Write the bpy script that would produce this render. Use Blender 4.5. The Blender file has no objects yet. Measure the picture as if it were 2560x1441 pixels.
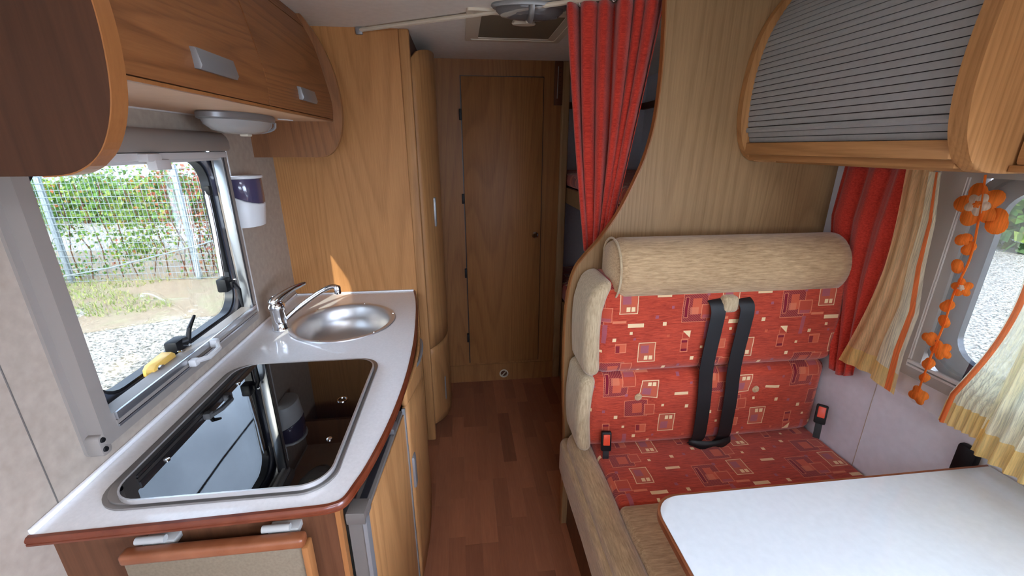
import bpy, bmesh, math, random
from math import sin, cos, pi, radians, sqrt
from mathutils import Vector, Matrix
R = random.Random(7)
S = bpy.context.scene
COL = S.collection

# ---------------------------------------------------------------- camera, sky, sun, exposure
CAMH = 1.5
cam = bpy.data.cameras.new('camera'); cam.sensor_width = 36; cam.lens = 36*1059/2560
cam.clip_start = 0.02; cam.clip_end = 300
co = bpy.data.objects.new('camera', cam); COL.objects.link(co)
co.location = (0, 0, CAMH); co.rotation_euler = (radians(90-18.4), 0, radians(-6.64))
S.camera = co
S.view_settings.view_transform = 'Standard'; S.view_settings.look = 'None'
S.view_settings.gamma = 1; S.view_settings.use_curve_mapping = False
S.view_settings.exposure = 2.02
S.cycles.use_denoising = True
S.cycles.max_bounces = 14; S.cycles.diffuse_bounces = 8; S.cycles.transparent_max_bounces = 16
S.cycles.sample_clamp_indirect = 6
SUN_TRAVEL = Vector((.285, 1.0, -.54)).normalized()
wd = bpy.data.worlds.new('sky'); S.world = wd; wd.use_nodes = True
nt = wd.node_tree; nt.nodes.clear()
wo = nt.nodes.new('ShaderNodeOutputWorld'); bg = nt.nodes.new('ShaderNodeBackground')
sky = nt.nodes.new('ShaderNodeTexSky'); sky.sky_type = 'HOSEK_WILKIE'
sky.sun_direction = -SUN_TRAVEL; sky.turbidity = 3.2; sky.ground_albedo = .35
# soft clouds over the blue
tcw = nt.nodes.new('ShaderNodeTexCoord'); nzw = nt.nodes.new('ShaderNodeTexNoise')
nzw.inputs['Scale'].default_value = 1.6; nzw.inputs['Detail'].default_value = 4
rpw = nt.nodes.new('ShaderNodeValToRGB'); rpw.color_ramp.elements[0].position = .30; rpw.color_ramp.elements[1].position = .62
mxw = nt.nodes.new('ShaderNodeMix'); mxw.data_type = 'RGBA'; mxw.inputs['B'].default_value = (1.3, 1.58, 2.1, 1)
nt.links.new(tcw.outputs['Generated'], nzw.inputs['Vector']); nt.links.new(nzw.outputs['Fac'], rpw.inputs['Fac'])
nt.links.new(rpw.outputs['Color'], mxw.inputs['Factor']); nt.links.new(sky.outputs['Color'], mxw.inputs['A'])
nt.links.new(mxw.outputs['Result'], bg.inputs['Color']); nt.links.new(bg.outputs['Background'], wo.inputs['Surface'])
bg.inputs['Strength'].default_value = 3.6
sl = bpy.data.lights.new('sun', 'SUN'); sl.energy = 9.5; sl.angle = radians(.6); sl.color = (1, .93, .82)
so = bpy.data.objects.new('sun', sl); COL.objects.link(so); so.location = (-3, -6, 8)
so.rotation_euler = (-SUN_TRAVEL).to_track_quat('Z', 'Y').to_euler()

def portal(x, y, z, rx, ry, rz, w, h):          # sampling portals in the real openings: they emit nothing
    l = bpy.data.lights.new('portal', 'AREA'); l.shape = 'RECTANGLE'; l.size = w; l.size_y = h
    l.cycles.is_portal = True
    o = bpy.data.objects.new('portal', l); COL.objects.link(o); o.location = (x, y, z); o.rotation_euler = (rx, ry, rz)

# ---------------------------------------------------------------- dimensions
XL, XR, ZC, YR, YB, YF = -.776, 1.26, 1.945, 2.526, 3.0, -2.6
ZK = .854

# ---------------------------------------------------------------- object helpers
OFF = {}
def thing(name, label, cat, loc=(0, 0, 0), group=None):
    o = bpy.data.objects.new(name, None); COL.objects.link(o); o.location = loc
    o.empty_display_size = .05
    o['label'] = label; o['category'] = cat
    if group: o['group'] = group
    OFF[o] = Vector(loc)
    return o

def obj(name, bm, mat, parent=None, kind=None, label=None, angle=40, cat=None, group=None):
    off = OFF.get(parent, Vector((0, 0, 0))) if parent else Vector((0, 0, 0))
    bmesh.ops.recalc_face_normals(bm, faces=bm.faces[:])
    if off.length > 0: bmesh.ops.translate(bm, verts=bm.verts[:], vec=-off)
    me = bpy.data.meshes.new(name); bm.to_mesh(me); bm.free()
    for m in (mat if isinstance(mat, (list, tuple)) else [mat]): me.materials.append(m)
    me.shade_smooth()
    me.set_sharp_from_angle(angle=radians(angle))
    o = bpy.data.objects.new(name, me); COL.objects.link(o)
    if parent: o.parent = parent
    OFF[o] = off
    if kind: o['kind'] = kind
    if label: o['label'] = label
    if cat: o['category'] = cat
    if group: o['group'] = group
    return o

def NB(): return bmesh.new()
def merge(bm, b2):
    me = bpy.data.meshes.new('tmp'); b2.to_mesh(me); b2.free(); bm.from_mesh(me); bpy.data.meshes.remove(me)

def box(bm, x0, x1, y0, y1, z0, z1, b=0, seg=2):
    t = bmesh.new(); bmesh.ops.create_cube(t, size=1)
    for v in t.verts:
        v.co = Vector(((x0+x1)/2+v.co.x*(x1-x0), (y0+y1)/2+v.co.y*(y1-y0), (z0+z1)/2+v.co.z*(z1-z0)))
    if b: bmesh.ops.bevel(t, geom=t.edges[:], offset=b, segments=seg, profile=.5, affect='EDGES')
    merge(bm, t); return bm

def put(axis, a, b, c):      # 2-D point (a,b) in the plane across axis at c
    return {'x': (c, a, b), 'y': (a, c, b), 'z': (a, b, c)}[axis]

def prism(bm, pts, axis, c0, c1, b=0, seg=2):
    t = bmesh.new()
    lo = [t.verts.new(put(axis, p[0], p[1], c0)) for p in pts]
    hi = [t.verts.new(put(axis, p[0], p[1], c1)) for p in pts]
    f0 = t.faces.new(lo); f1 = t.faces.new(hi[::-1]); n = len(pts)
    for i in range(n): t.faces.new((lo[i], hi[i], hi[(i+1) % n], lo[(i+1) % n]))
    if b:
        es = list(set(list(f0.edges)+list(f1.edges)))
        bmesh.ops.bevel(t, geom=es, offset=b, segments=seg, profile=.5, affect='EDGES')
    merge(bm, t); return bm

def frame(bm, outer, inner, axis, c0, c1):
    n = len(outer)
    V = [[bm.verts.new(put(axis, p[0], p[1], c)) for p in L] for L in (outer, inner) for c in (c0, c1)]
    o0, o1, i0, i1 = V
    for k in range(n):
        m = (k+1) % n
        for a, b in ((o0, o1), (i1, i0), (o1, i1), (i0, o0)):
            bm.faces.new((a[k], a[m], b[m], b[k]))
    return bm

def rrect(a0, a1, b0, b1, r, n=6):
    P = []
    for cx, cy, s in ((a1-r, b1-r, 0), (a0+r, b1-r, 1), (a0+r, b0+r, 2), (a1-r, b0+r, 3)):
        for k in range(n+1):
            t = (s+k/n)*pi/2; P.append((cx+r*cos(t), cy+r*sin(t)))
    return P

def catmull(pts, n=6):
    out = []
    for i in range(len(pts)-1):
        p0 = Vector(pts[max(i-1, 0)]); p1 = Vector(pts[i]); p2 = Vector(pts[i+1]); p3 = Vector(pts[min(i+2, len(pts)-1)])
        for k in range(n):
            t = k/n
            out.append(tuple(.5*((2*p1)+(-p0+p2)*t+(2*p0-5*p1+4*p2-p3)*t*t+(-p0+3*p1-3*p2+p3)*t**3)))
    out.append(tuple(pts[-1])); return out

def tube(bm, path, r, n=10, flat=1.0):
    rings = []; path = [Vector(p) for p in path]
    up = None
    for i, p in enumerate(path):
        d = (path[min(i+1, len(path)-1)]-path[max(i-1, 0)]).normalized()
        if up is None: up = d.orthogonal().normalized()
        up = (up-d*up.dot(d)).normalized(); sd = d.cross(up)
        rr = r[i] if isinstance(r, (list, tuple)) else r
        rings.append([bm.verts.new(p+(up*cos(2*pi*k/n)*rr+sd*sin(2*pi*k/n)*rr*flat)) for k in range(n)])
    for a, b in zip(rings, rings[1:]):
        for k in range(n): bm.faces.new((a[k], a[(k+1) % n], b[(k+1) % n], b[k]))
    bm.faces.new(rings[0][::-1]); bm.faces.new(rings[-1]); return bm

def lathe(bm, prof, cx, cy, n=32, axis='z', sx=1, sy=1, c=0):
    """profile (radius, height) round an axis; cx, cy across it; c shifts along it"""
    rings = []
    for r, h in prof:
        if r < 1e-6: rings.append([bm.verts.new(put(axis, cx, cy, c+h))]); continue
        rings.append([bm.verts.new(put(axis, cx+r*sx*cos(2*pi*k/n), cy+r*sy*sin(2*pi*k/n), c+h)) for k in range(n)])
    for a, b in zip(rings, rings[1:]):
        for k in range(n):
            m = (k+1) % n
            if len(a) == 1 and len(b) == 1: continue
            if len(a) == 1: bm.faces.new((a[0], b[m], b[k]))
            elif len(b) == 1: bm.faces.new((a[k], a[m], b[0]))
            else: bm.faces.new((a[k], a[m], b[m], b[k]))
    return bm

def cushion(bm, x0, x1, y0, y1, z0, z1, r, n=14, fn=None):
    """a softly rounded block; fn(p) may move each point on"""
    t = bmesh.new(); bmesh.ops.create_cube(t, size=2)
    bmesh.ops.subdivide_edges(t, edges=t.edges[:], cuts=n, use_grid_fill=True)
    c = Vector(((x0+x1)/2, (y0+y1)/2, (z0+z1)/2)); h = Vector(((x1-x0)/2, (y1-y0)/2, (z1-z0)/2))
    for v in t.verts:
        q = []
        for i in range(3):      # put more vertices in the rounded margins
            a = v.co[i]; s = 1 if a > 0 else -1; a = abs(a)
            inner = max(h[i]-r, 0); k = .55
            q.append(s*(a/k*inner if a < k else inner+(a-k)/(1-k)*(h[i]-inner)))
        p = Vector(q); core = Vector([max(-max(h[i]-r, 0), min(max(h[i]-r, 0), p[i])) for i in range(3)])
        d = p-core
        if d.length > 1e-9:
            rr = [min(r, h[i]) for i in range(3)]
            m = max(abs(d[i]/rr[i]) for i in range(3))
            dn = Vector([d[i]/rr[i] for i in range(3)]); dn = dn/dn.length*m
            d = Vector([dn[i]*rr[i] for i in range(3)])
        p = c+core+d
        v.co = Vector(fn(p)) if fn else p
    merge(bm, t); return bm

def sheet(bm, fn, u0, u1, v0, v1, nu, nv):
    g = [[bm.verts.new(fn(u0+(u1-u0)*i/nu, v0+(v1-v0)*j/nv)) for j in range(nv+1)] for i in range(nu+1)]
    for i in range(nu):
        for j in range(nv): bm.faces.new((g[i][j], g[i+1][j], g[i+1][j+1], g[i][j+1]))
    return bm

def thick(o, t):
    m = o.modifiers.new('thickness', 'SOLIDIFY'); m.thickness = t; m.offset = 0
    return o

# ---------------------------------------------------------------- materials
def lin(c): return tuple(((v/255)/12.92 if v/255 <= .04045 else (((v/255)+.055)/1.055)**2.4) for v in c)+(1,)
MATS = {}
class NT:
    def __init__(s, name):
        s.m = bpy.data.materials.new(name); s.m.use_nodes = True; s.t = s.m.node_tree; s.t.nodes.clear()
        s.out = s.n('OutputMaterial'); s.bs = s.n('BsdfPrincipled'); s.l(s.bs.outputs[0], s.out.inputs[0])
    def n(s, k, **kw):
        x = s.t.nodes.new('ShaderNode'+k)
        for a, b in kw.items(): setattr(x, a, b)
        return x
    def l(s, a, b): s.t.links.new(a, b)
    def math(s, op, a, b=None, c=None):
        x = s.n('Math', operation=op)
        for i, v in enumerate((a, b, c)):
            if v is None: continue
            if isinstance(v, (int, float)): x.inputs[i].default_value = v
            else: s.l(v, x.inputs[i])
        return x.outputs[0]
    def vm(s, op, a, b=None):
        x = s.n('VectorMath', operation=op)
        for i, v in enumerate((a, b)):
            if v is None: continue
            if isinstance(v, (tuple, list)): x.inputs[i].default_value = v
            else: s.l(v, x.inputs[i])
        return x.outputs[0]
    def mix(s, f, a, b):
        x = s.n('Mix', data_type='RGBA')
        for k, v in (('Factor', f), ('A', a), ('B', b)):
            i = x.inputs[k]
            if isinstance(v, (tuple, list)) or isinstance(v, (int, float)): i.default_value = v
            else: s.l(v, i)
        return x.outputs['Result']
    def ramp(s, f, stops):
        x = s.n('ValToRGB'); e = x.color_ramp.elements
        while len(e) < len(stops): e.new(.5)
        for i, (p, c) in enumerate(stops): e[i].position = p; e[i].color = c
        s.l(f, x.inputs[0]); return x.outputs[0]
    def noise(s, vec, sc, det=2, dist=0, rough=.5):
        x = s.n('TexNoise'); x.inputs['Scale'].default_value = sc; x.inputs['Detail'].default_value = det
        x.inputs['Distortion'].default_value = dist; x.inputs['Roughness'].default_value = rough
        s.l(vec, x.inputs['Vector']); return x.outputs['Fac']
    def coords(s, scale=(1, 1, 1), rnd=False):
        tc = s.n('TexCoord'); v = tc.outputs['Object']
        if rnd:
            oi = s.n('ObjectInfo'); r = s.math('MULTIPLY', oi.outputs['Random'], 37.0)
            cb = s.n('CombineXYZ')
            for i in range(3): s.l(r, cb.inputs[i])
            v = s.vm('ADD', v, cb.outputs[0])
        return s.vm('MULTIPLY', v, scale)
    def bump(s, h, st, d=.001):
        b = s.n('Bump'); b.inputs['Strength'].default_value = st; b.inputs['Distance'].default_value = d
        s.l(h, b.inputs['Height']); s.l(b.outputs[0], s.bs.inputs['Normal'])
    def set(s, **kw):
        for k, v in kw.items():
            i = s.bs.inputs[k.replace('_', ' ')]
            if isinstance(v, (int, float, tuple)): i.default_value = v
            else: s.l(v, i)
        return s

def plain(name, rgb, rough=.5, metal=0, spec=.5, coat=0, var=0, vs=8, bump=0, bs=200, ior=0):
    t = NT(name); t.set(Base_Color=lin(rgb), Roughness=rough, Metallic=metal, Coat_Weight=coat)
    if ior: t.set(IOR=ior)
    t.bs.inputs['Specular IOR Level'].default_value = spec
    if var:
        v = t.coords(); f = t.noise(v, vs, 5)
        d = tuple(max(0, c-var) for c in rgb); u = tuple(min(255, c+var) for c in rgb)
        t.set(Base_Color=t.ramp(f, [(.3, lin(d)), (.7, lin(u))]))
    if bump: t.bump(t.noise(t.coords(), bs, 3), bump, .0006)
    return t.m

def wood(name, light, dark, g='z', rings=20, rough=.46, coat=0, lines=.42, rnd=True, zoom=1.0, planks=0):
    t = NT(name)
    k = {'x': (.055, 1, 1), 'y': (1, .055, 1), 'z': (1, 1, .055)}[g]
    v = t.coords(tuple(zoom*q for q in k), rnd)
    big = t.noise(v, 2.6, 1.2, .35)
    rg = t.math('FRACT', t.math('MULTIPLY', big, rings*2.2))
    line = t.ramp(rg, [(0, (0, 0, 0, 1)), (.45, (.12, .12, .12, 1)), (.85, (1, 1, 1, 1)), (1, (.1, .1, .1, 1))])
    k2 = {'x': (.04, 1, 1), 'y': (1, .04, 1), 'z': (1, 1, .04)}[g]
    v2 = t.coords(k2, rnd); fine = t.noise(v2, 190, 3, 0, .65)
    mid = t.noise(v, 9, 3, .4)
    fac = t.math('ADD', t.math('MULTIPLY', line, lines*.6), t.math('MULTIPLY', fine, .75))
    fac = t.math('ADD', fac, t.math('MULTIPLY', mid, .35))
    a, b = lin(light), lin(dark); b = tuple(p+(q-p)*.68 for p, q in zip(a, b)); a = tuple(q*.95 for q in a[:3])+(1,)
    t.set(Base_Color=t.ramp(fac, [(.40, a), (1.0, b)]), Roughness=rough, Coat_Weight=coat)
    t.bs.inputs['Specular IOR Level'].default_value = .25
    t.bump(fine, .10, .0004)
    return t.m

def chenille(name, light, dark, g='x', sc=260):
    t = NT(name)
    k = {'x': (.10, 1, 1), 'y': (1, .10, 1), 'z': (1, 1, .10)}[g]
    f = t.noise(t.coords(k), sc, 4, .3, .7); f2 = t.noise(t.coords(), 7, 3)
    fac = t.math('ADD', t.math('MULTIPLY', f, .8), t.math('MULTIPLY', f2, .25))
    t.set(Base_Color=t.ramp(fac, [(.3, lin(dark)), (.72, lin(light))]), Roughness=.92, Sheen_Weight=.35)
    t.bs.inputs['Specular IOR Level'].default_value = .15
    t.bump(f, .55, .002)
    return t.m

def patterned(name, plane, ox=0, oy=0, tw=.335, th=.30, flip=1):
    """red chenille with the printed patches, bars and dots, all from nodes; plane gives the two cloth axes"""
    t = NT(name); v = t.coords()
    sp = t.n('SeparateXYZ'); t.l(v, sp.inputs[0])
    ia, ib = {'xz': (0, 2), 'xy': (0, 1), 'yz': (1, 2)}[plane]
    wob = t.noise(v, 14, 2)
    a = t.math('ADD', t.math('MULTIPLY', sp.outputs[ia], 1/tw), ox)
    b = t.math('ADD', t.math('MULTIPLY', sp.outputs[ib], flip/th), oy)
    a = t.math('ADD', a, t.math('MULTIPLY', t.math('SUBTRACT', wob, .5), .03))
    cb = t.n('CombineXYZ'); t.l(a, cb.inputs[0]); t.l(b, cb.inputs[1])
    P = t.vm('FRACTION', cb.outputs[0])
    k = {'x': (.10, 1, 1), 'y': (1, .10, 1)}['x']
    weave = t.noise(t.coords(k), 300, 4, .3, .7); cloud = t.noise(v, 9, 3)
    base = t.ramp(t.math('ADD', t.math('MULTIPLY', weave, .8), t.math('MULTIPLY', cloud, .2)),
                  [(.3, lin((134, 38, 26))), (.70, lin((206, 82, 56)))])
    hatch = t.math('FRACT', t.math('MULTIPLY', t.math('ADD', a, b), 42.0))
    def rect(cx, cy, hx, hy):
        d = t.vm('SUBTRACT', t.vm('ABSOLUTE', t.vm('SUBTRACT', P, (cx, cy, 0))), (hx, hy, 0))
        s2 = t.n('SeparateXYZ'); t.l(d, s2.inputs[0])
        return t.math('LESS_THAN', t.math('MAXIMUM', s2.outputs[0], s2.outputs[1]), 0.0)
    col = base
    PK, CR, WN, OR, MV, FL = [lin(c) for c in ((214, 128, 94), (232, 204, 158), (124, 22, 40), (200, 92, 62), (156, 86, 100), (176, 64, 44))]
    def lay(m, c, f=1.0):
        nonlocal col
        if f < 1: m = t.math('MULTIPLY', m, f)
        col = t.mix(m, col, c)
    def outlined(cx, cy, hx, hy, line, fill, w=.008, ff=.75):
        lay(rect(cx, cy, hx, hy), line, .85); lay(rect(cx, cy, hx-w, hy-w*1.1), fill, .9)
    # wine block with hatching, a clay patch on it and a small frame
    lay(rect(.17, .78, .125, .155), PK, .8)
    lay(rect(.17, .78, .119, .148), WN, .92)
    m = t.math('MULTIPLY', rect(.17, .78, .119, .148), t.math('GREATER_THAN', hatch, .72)); lay(m, PK, .35)
    lay(rect(.085, .79, .022, .115), PK, .7); lay(rect(.085, .79, .015, .107), WN)
    lay(rect(.185, .80, .042, .085), OR, .9); lay(rect(.215, .77, .035, .05), OR, .9); lay(rect(.165, .75, .04, .04), PK, .55)
    outlined(.30, .74, .068, .078, PK, FL); lay(rect(.30, .685, .05, .02), MV, .6)
    # outlined square with mauve patch and two cream dots
    for cx, cy in ((.735, .30), (.52, .86)):
        outlined(cx, cy, .088, .115, CR, FL)
        lay(rect(cx-.02, cy+.035, .04, .045), MV, .85); lay(rect(cx+.045, cy+.02, .028, .07), OR, .5)
        lay(rect(cx-.005, cy-.065, .018, .024), CR); lay(rect(cx+.042, cy-.065, .018, .024), CR)
    # bars
    lay(rect(.60, .615, .078, .022), CR, .95); lay(rect(.44, .66, .070, .017), OR); lay(rect(.44, .66, .066, .012), PK, .8)
    lay(rect(.305, .53, .020, .105), MV, .75)
    lay(rect(.86, .93, .07, .018), CR, .85)
    # ladder with a cut square above it
    lay(rect(.115, .485, .040, .048), PK, .8)
    cut = t.math('MULTIPLY', rect(.115, .485, .035, .042), t.math('GREATER_THAN', t.math('ADD', a, b), -1e9))
    sp3 = t.n('SeparateXYZ'); t.l(P, sp3.inputs[0])
    tri = t.math('MULTIPLY', rect(.115, .485, .036, .043), t.math('GREATER_THAN', t.math('ADD', sp3.outputs[0], sp3.outputs[1]), .60))
    lay(rect(.115, .485, .035, .042), FL); lay(tri, CR)
    outlined(.105, .355, .038, .075, PK, FL); lay(rect(.105, .405, .03, .014), WN); lay(rect(.105, .305, .03, .014), WN)
    outlined(.47, .36, .055, .055, PK, OR); lay(rect(.44, .35, .02, .04), WN, .9)
    # second wine block at the foot of the tile
    lay(rect(.40, .10, .12, .10), PK, .8); lay(rect(.40, .10, .114, .093), WN, .92)
    m = t.math('MULTIPLY', rect(.40, .10, .114, .093), t.math('GREATER_THAN', hatch, .72)); lay(m, PK, .35)
    lay(rect(.41, .10, .05, .055), OR, .85); outlined(.54, .12, .055, .065, PK, FL)
    # dots
    for cx, cy, h, c in ((.36, .82, .0, CR), (.40, .46, .017, CR), (.29, .93, .015, MV), (.60, .46, .012, MV), (.88, .62, .018, CR),
                         (.93, .48, .014, OR), (.56, .53, .014, CR), (.20, .20, .018, CR), (.07, .12, .015, MV), (.93, .10, .018, CR),
                         (.80, .70, .016, MV), (.28, .33, .013, CR), (.68, .07, .014, CR), (.95, .80, .013, MV)):
        if h: lay(rect(cx, cy, h, h*1.15), c, .95)
    t.set(Base_Color=col, Roughness=.9, Sheen_Weight=.3)
    t.bs.inputs['Specular IOR Level'].default_value = .15
    t.bump(weave, .5, .002)
    return t.m

def glass(name, tint, refl=.09, rough=0.0):
    t = NT(name); t.t.nodes.remove(t.bs)
    tr = t.n('BsdfTransparent'); tr.inputs[0].default_value = tint
    gl = t.n('BsdfGlossy'); gl.inputs['Roughness'].default_value = rough
    lw = t.n('LayerWeight'); lw.inputs[0].default_value = .35
    mx = t.n('MixShader'); f = t.math('ADD', t.math('MULTIPLY', lw.outputs['Fresnel'], .6), refl*.3)
    t.l(f, mx.inputs[0]); t.l(tr.outputs[0], mx.inputs[1]); t.l(gl.outputs[0], mx.inputs[2]); t.l(mx.outputs[0], t.out.inputs[0])
    return t.m

def voile(name, rgb, opacity, streaks=True, gaps=.35):
    t = NT(name); t.t.nodes.remove(t.bs)
    tr = t.n('BsdfTransparent'); tl = t.n('BsdfTranslucent'); df = t.n('BsdfDiffuse')
    f = t.noise(t.coords((1, 1, .03)), 330, 3, 0, .7)
    c = lin(rgb); c2 = lin(tuple(v*.90 for v in rgb))
    colr = t.ramp(f, [(.35, c2), (.6, c)])
    t.l(colr, tl.inputs[0]); t.l(colr, df.inputs[0])
    ms = t.n('MixShader'); ms.inputs[0].default_value = .5; t.l(tl.outputs[0], ms.inputs[1]); t.l(df.outputs[0], ms.inputs[2])
    mx = t.n('MixShader')
    if streaks:
        op = t.ramp(f, [(.38, (opacity-gaps,)*3+(1,)), (.56, (opacity,)*3+(1,))]); t.l(op, mx.inputs[0])
    else: mx.inputs[0].default_value = opacity
    t.l(tr.outputs[0], mx.inputs[1]); t.l(ms.outputs[0], mx.inputs[2]); t.l(mx.outputs[0], t.out.inputs[0])
    return t.m

M = {}
M['vinyl'] = plain('wall vinyl', (166, 152, 137), .55, var=7, vs=45, bump=.12, bs=420)
M['ceiling'] = plain('ceiling vinyl', (230, 228, 220), .6, var=4, vs=40, bump=.1, bs=420)
M['vinyl_cool'] = plain('side wall vinyl', (212, 215, 224), .55, var=4, vs=45, bump=.12, bs=420)
OAK, OAKD = (186, 136, 86), (118, 76, 42)
M['oak_z'] = wood('oak upright', OAK, OAKD, 'z')
M['oak_y'] = wood('oak along', OAK, OAKD, 'y')
M['oak_x'] = wood('oak across', OAK, OAKD, 'x')
M['red_y'] = wood('reddish oak along', (152, 100, 60), (92, 55, 31), 'y', rings=22, zoom=1.3, lines=.6)
M['red_z'] = wood('reddish oak upright', (150, 102, 66), (92, 60, 40), 'z')
M['gable_shade_z'] = wood('shaded gable oak', (78, 49, 33), (50, 31, 21), 'z')  # same cupboard wood, darkened because the near gable gets less light
M['pale_z'] = wood('pale oak upright', (164, 132, 94), (108, 82, 54), 'z', rings=22)
M['rear_z'] = wood('rear oak', (158, 108, 62), (106, 66, 36), 'z', rings=18)
M['edge'] = wood('edge band', (160, 106, 62), (118, 74, 40), 'z', rings=4, rough=.3)
M['edge_dark'] = plain('counter lipping', (104, 46, 24), .32, coat=.25, var=10, vs=20)
M['under'] = plain('pale underside', (214, 176, 140), .5, var=4, vs=20)
M['dark_wood'] = wood('dark brown oak', (104, 66, 44), (64, 38, 24), 'z')  # dark brown wood for boards, ledge, plinth, inner panels and stems
M['laminate'] = plain('speckled worktop', (236, 235, 234), .2, coat=.5, var=4, vs=160)
M['table'] = plain('pale table laminate', (216, 221, 222), .2, coat=.5, var=3, vs=60)
M['edge_red'] = plain('reddish lipping', (130, 74, 44), .35, coat=.2, var=12, vs=20)
M['beige_lam'] = plain('beige laminate', (116, 102, 82), .55, var=6, vs=200)
M['frame_grey'] = plain('window frame plastic', (138, 129, 121), .45, bump=.05, bs=500)
M['frame_pale'] = plain('pale frame plastic', (196, 192, 188), .4)
M['alu'] = plain('anodised aluminium', (196, 198, 200), .28, .9)
M['steel'] = plain('brushed steel', (214, 212, 210), .36, .8)
M['steel_dark'] = plain('steel tray', (160, 156, 152), .36, .85)
M['chrome'] = plain('chrome', (225, 226, 228), .07, 1.0)
M['silver'] = plain('silver plastic', (140, 140, 140), .4, .45)
M['rubber'] = plain('black rubber', (22, 23, 28), .4)
M['seal'] = plain('blue grey seal', (66, 70, 82), .28, coat=.7)
M['black'] = plain('black plastic', (18, 18, 20), .5, spec=.3)
M['hob'] = plain('black hob glass', (4, 4, 6), .015, spec=.5, coat=0, ior=1.8)
M['white'] = plain('white plastic', (222, 222, 220), .35)
M['white_warm'] = plain('ivory plastic', (206, 196, 176), .4)
M['tank'] = plain('violet smoked plastic', (74, 68, 94), .15, coat=.6)
M['yellow'] = plain('yellow plastic', (222, 178, 88), .4)
M['red_plastic'] = plain('red button', (226, 74, 44), .4)
M['fridge'] = plain('fridge grey', (98, 92, 86), .5)
M['fridge_pale'] = plain('fridge inner', (168, 166, 160), .45)
M['clear'] = None
t = NT('lamp lens'); t.set(Base_Color=lin((232, 232, 228)), Roughness=.12, Transmission_Weight=.55, IOR=1.35); M['lens'] = t.m
t = NT('smoked lamp lens'); t.set(Base_Color=lin((205, 205, 208)), Roughness=.05, Transmission_Weight=.9, IOR=1.25); M['smoke'] = t.m
M['pane'] = glass('acrylic pane', (.60, .62, .62, 1))
M['pane_dimmed'] = glass('dimming grey pane', (.42, .44, .45, 1))  # grey tint put into the glass to hold down the bright yard outside
M['mesh'] = plain('blind mesh', (116, 104, 84), .8, bump=.3, bs=900)
M['red_cloth'] = chenille('red curtain cloth', (206, 66, 48), (138, 26, 20), 'x', 240)
M['beige'] = chenille('beige chenille', (206, 176, 136), (136, 106, 72), 'x', 230)
M['beige_z'] = chenille('beige chenille side', (204, 184, 150), (140, 118, 86), 'z', 230)
M['beige_y'] = chenille('beige chenille long', (196, 166, 126), (128, 102, 70), 'y', 230)
M['pat_back'] = patterned('patterned red cloth back', 'xz', .42, .38)
M['pat_low'] = patterned('patterned red cloth low', 'xz', .12, .30, flip=-1)
M['pat_seat'] = patterned('patterned red cloth seat', 'xy', .30, .55)
M['webbing'] = plain('black webbing', (14, 14, 17), .55, bump=.4, bs=700)
M['slat'] = plain('grey shutter slat', (146, 148, 148), .45, var=3, vs=90)
M['voile_beige'] = voile('beige voile', (246, 206, 152), .95, gaps=.10)
M['voile_cream'] = voile('cream voile', (255, 248, 214), .93, gaps=.22)
M['organza'] = voile('organza', (238, 226, 210), .26, False)
M['hem'] = voile('mustard hem', (252, 218, 140), .93, gaps=.05)
M['ribbon'] = voile('orange ribbon', (244, 134, 78), .97, gaps=.03)
M['flower'] = voile('orange embroidery', (255, 156, 70), .97, gaps=.05)
M['flower_white'] = voile('cream embroidery', (248, 240, 218), .97, gaps=.02)
# ---- floor
t = NT('laminate strip'); oi = t.n('ObjectInfo')
v = t.coords((1, .08, 1), True); big = t.noise(v, 12, 2, .5); fine = t.noise(v, 150, 3, 0, .6)
fac = t.math('ADD', t.math('MULTIPLY', big, .5), t.math('MULTIPLY', fine, .4))
c1 = t.ramp(fac, [(.3, lin((178, 114, 80))), (.7, lin((150, 92, 63)))]); c2 = t.ramp(fac, [(.3, lin((142, 88, 62))), (.7, lin((116, 70, 49)))])
t.set(Base_Color=t.mix(oi.outputs['Random'], c1, c2), Roughness=.5); M['floor'] = t.m
M['floor_gap'] = plain('floor joint', (40, 22, 14), .6)
# ---- outside
t = NT('gravel'); v = t.coords(); vo = t.n('TexVoronoi'); vo.inputs['Scale'].default_value = 52; t.l(v, vo.inputs['Vector'])
sp = t.n('SeparateColor'); t.l(vo.outputs['Color'], sp.inputs[0])
t.set(Base_Color=t.ramp(sp.outputs[0], [(0, lin((78, 76, 70))), (.45, lin((150, 144, 132))), (.8, lin((196, 188, 172))), (1, lin((236, 230, 218)))]), Roughness=.9)
t.bump(vo.outputs['Distance'], .5, .008); M['gravel'] = t.m
t = NT('earth and grass'); v = t.coords()
f = t.noise(v, 2.2, 8, .6, .65); g = t.noise(v, 48, 5, 0, .7)
t.set(Base_Color=t.mix(t.ramp(f, [(.50, (0, 0, 0, 1)), (.66, (1, 1, 1, 1))]), t.ramp(g, [(.3, lin((124, 106, 86))), (.7, lin((176, 158, 132)))]),
      t.ramp(g, [(.3, lin((132, 124, 94))), (.7, lin((168, 160, 128)))])), Roughness=.95); M['earth'] = t.m
def leafmat(name, stops):
    t = NT(name); ge = t.n('NewGeometry')
    c = t.ramp(ge.outputs['Random Per Island'], stops)
    t.set(Base_Color=c, Roughness=.55)
    tl = t.n('BsdfTranslucent'); t.l(c, tl.inputs[0]); mx = t.n('MixShader'); mx.inputs[0].default_value = .3
    t.l(t.bs.outputs[0], mx.inputs[1]); t.l(tl.outputs[0], mx.inputs[2]); t.l(mx.outputs[0], t.out.inputs[0]); return t.m
M['leaf'] = leafmat('vine leaves', [(0, lin((52, 92, 34))), (.5, lin((92, 138, 58))), (.9, lin((150, 168, 74))), (1, lin((176, 92, 60)))])
M['leaf_red'] = leafmat('red vine leaves', [(0, lin((150, 70, 50))), (.5, lin((176, 104, 74))), (1, lin((120, 140, 66)))])
M['galv'] = plain('galvanised steel', (150, 162, 170), .45, .5)

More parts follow.
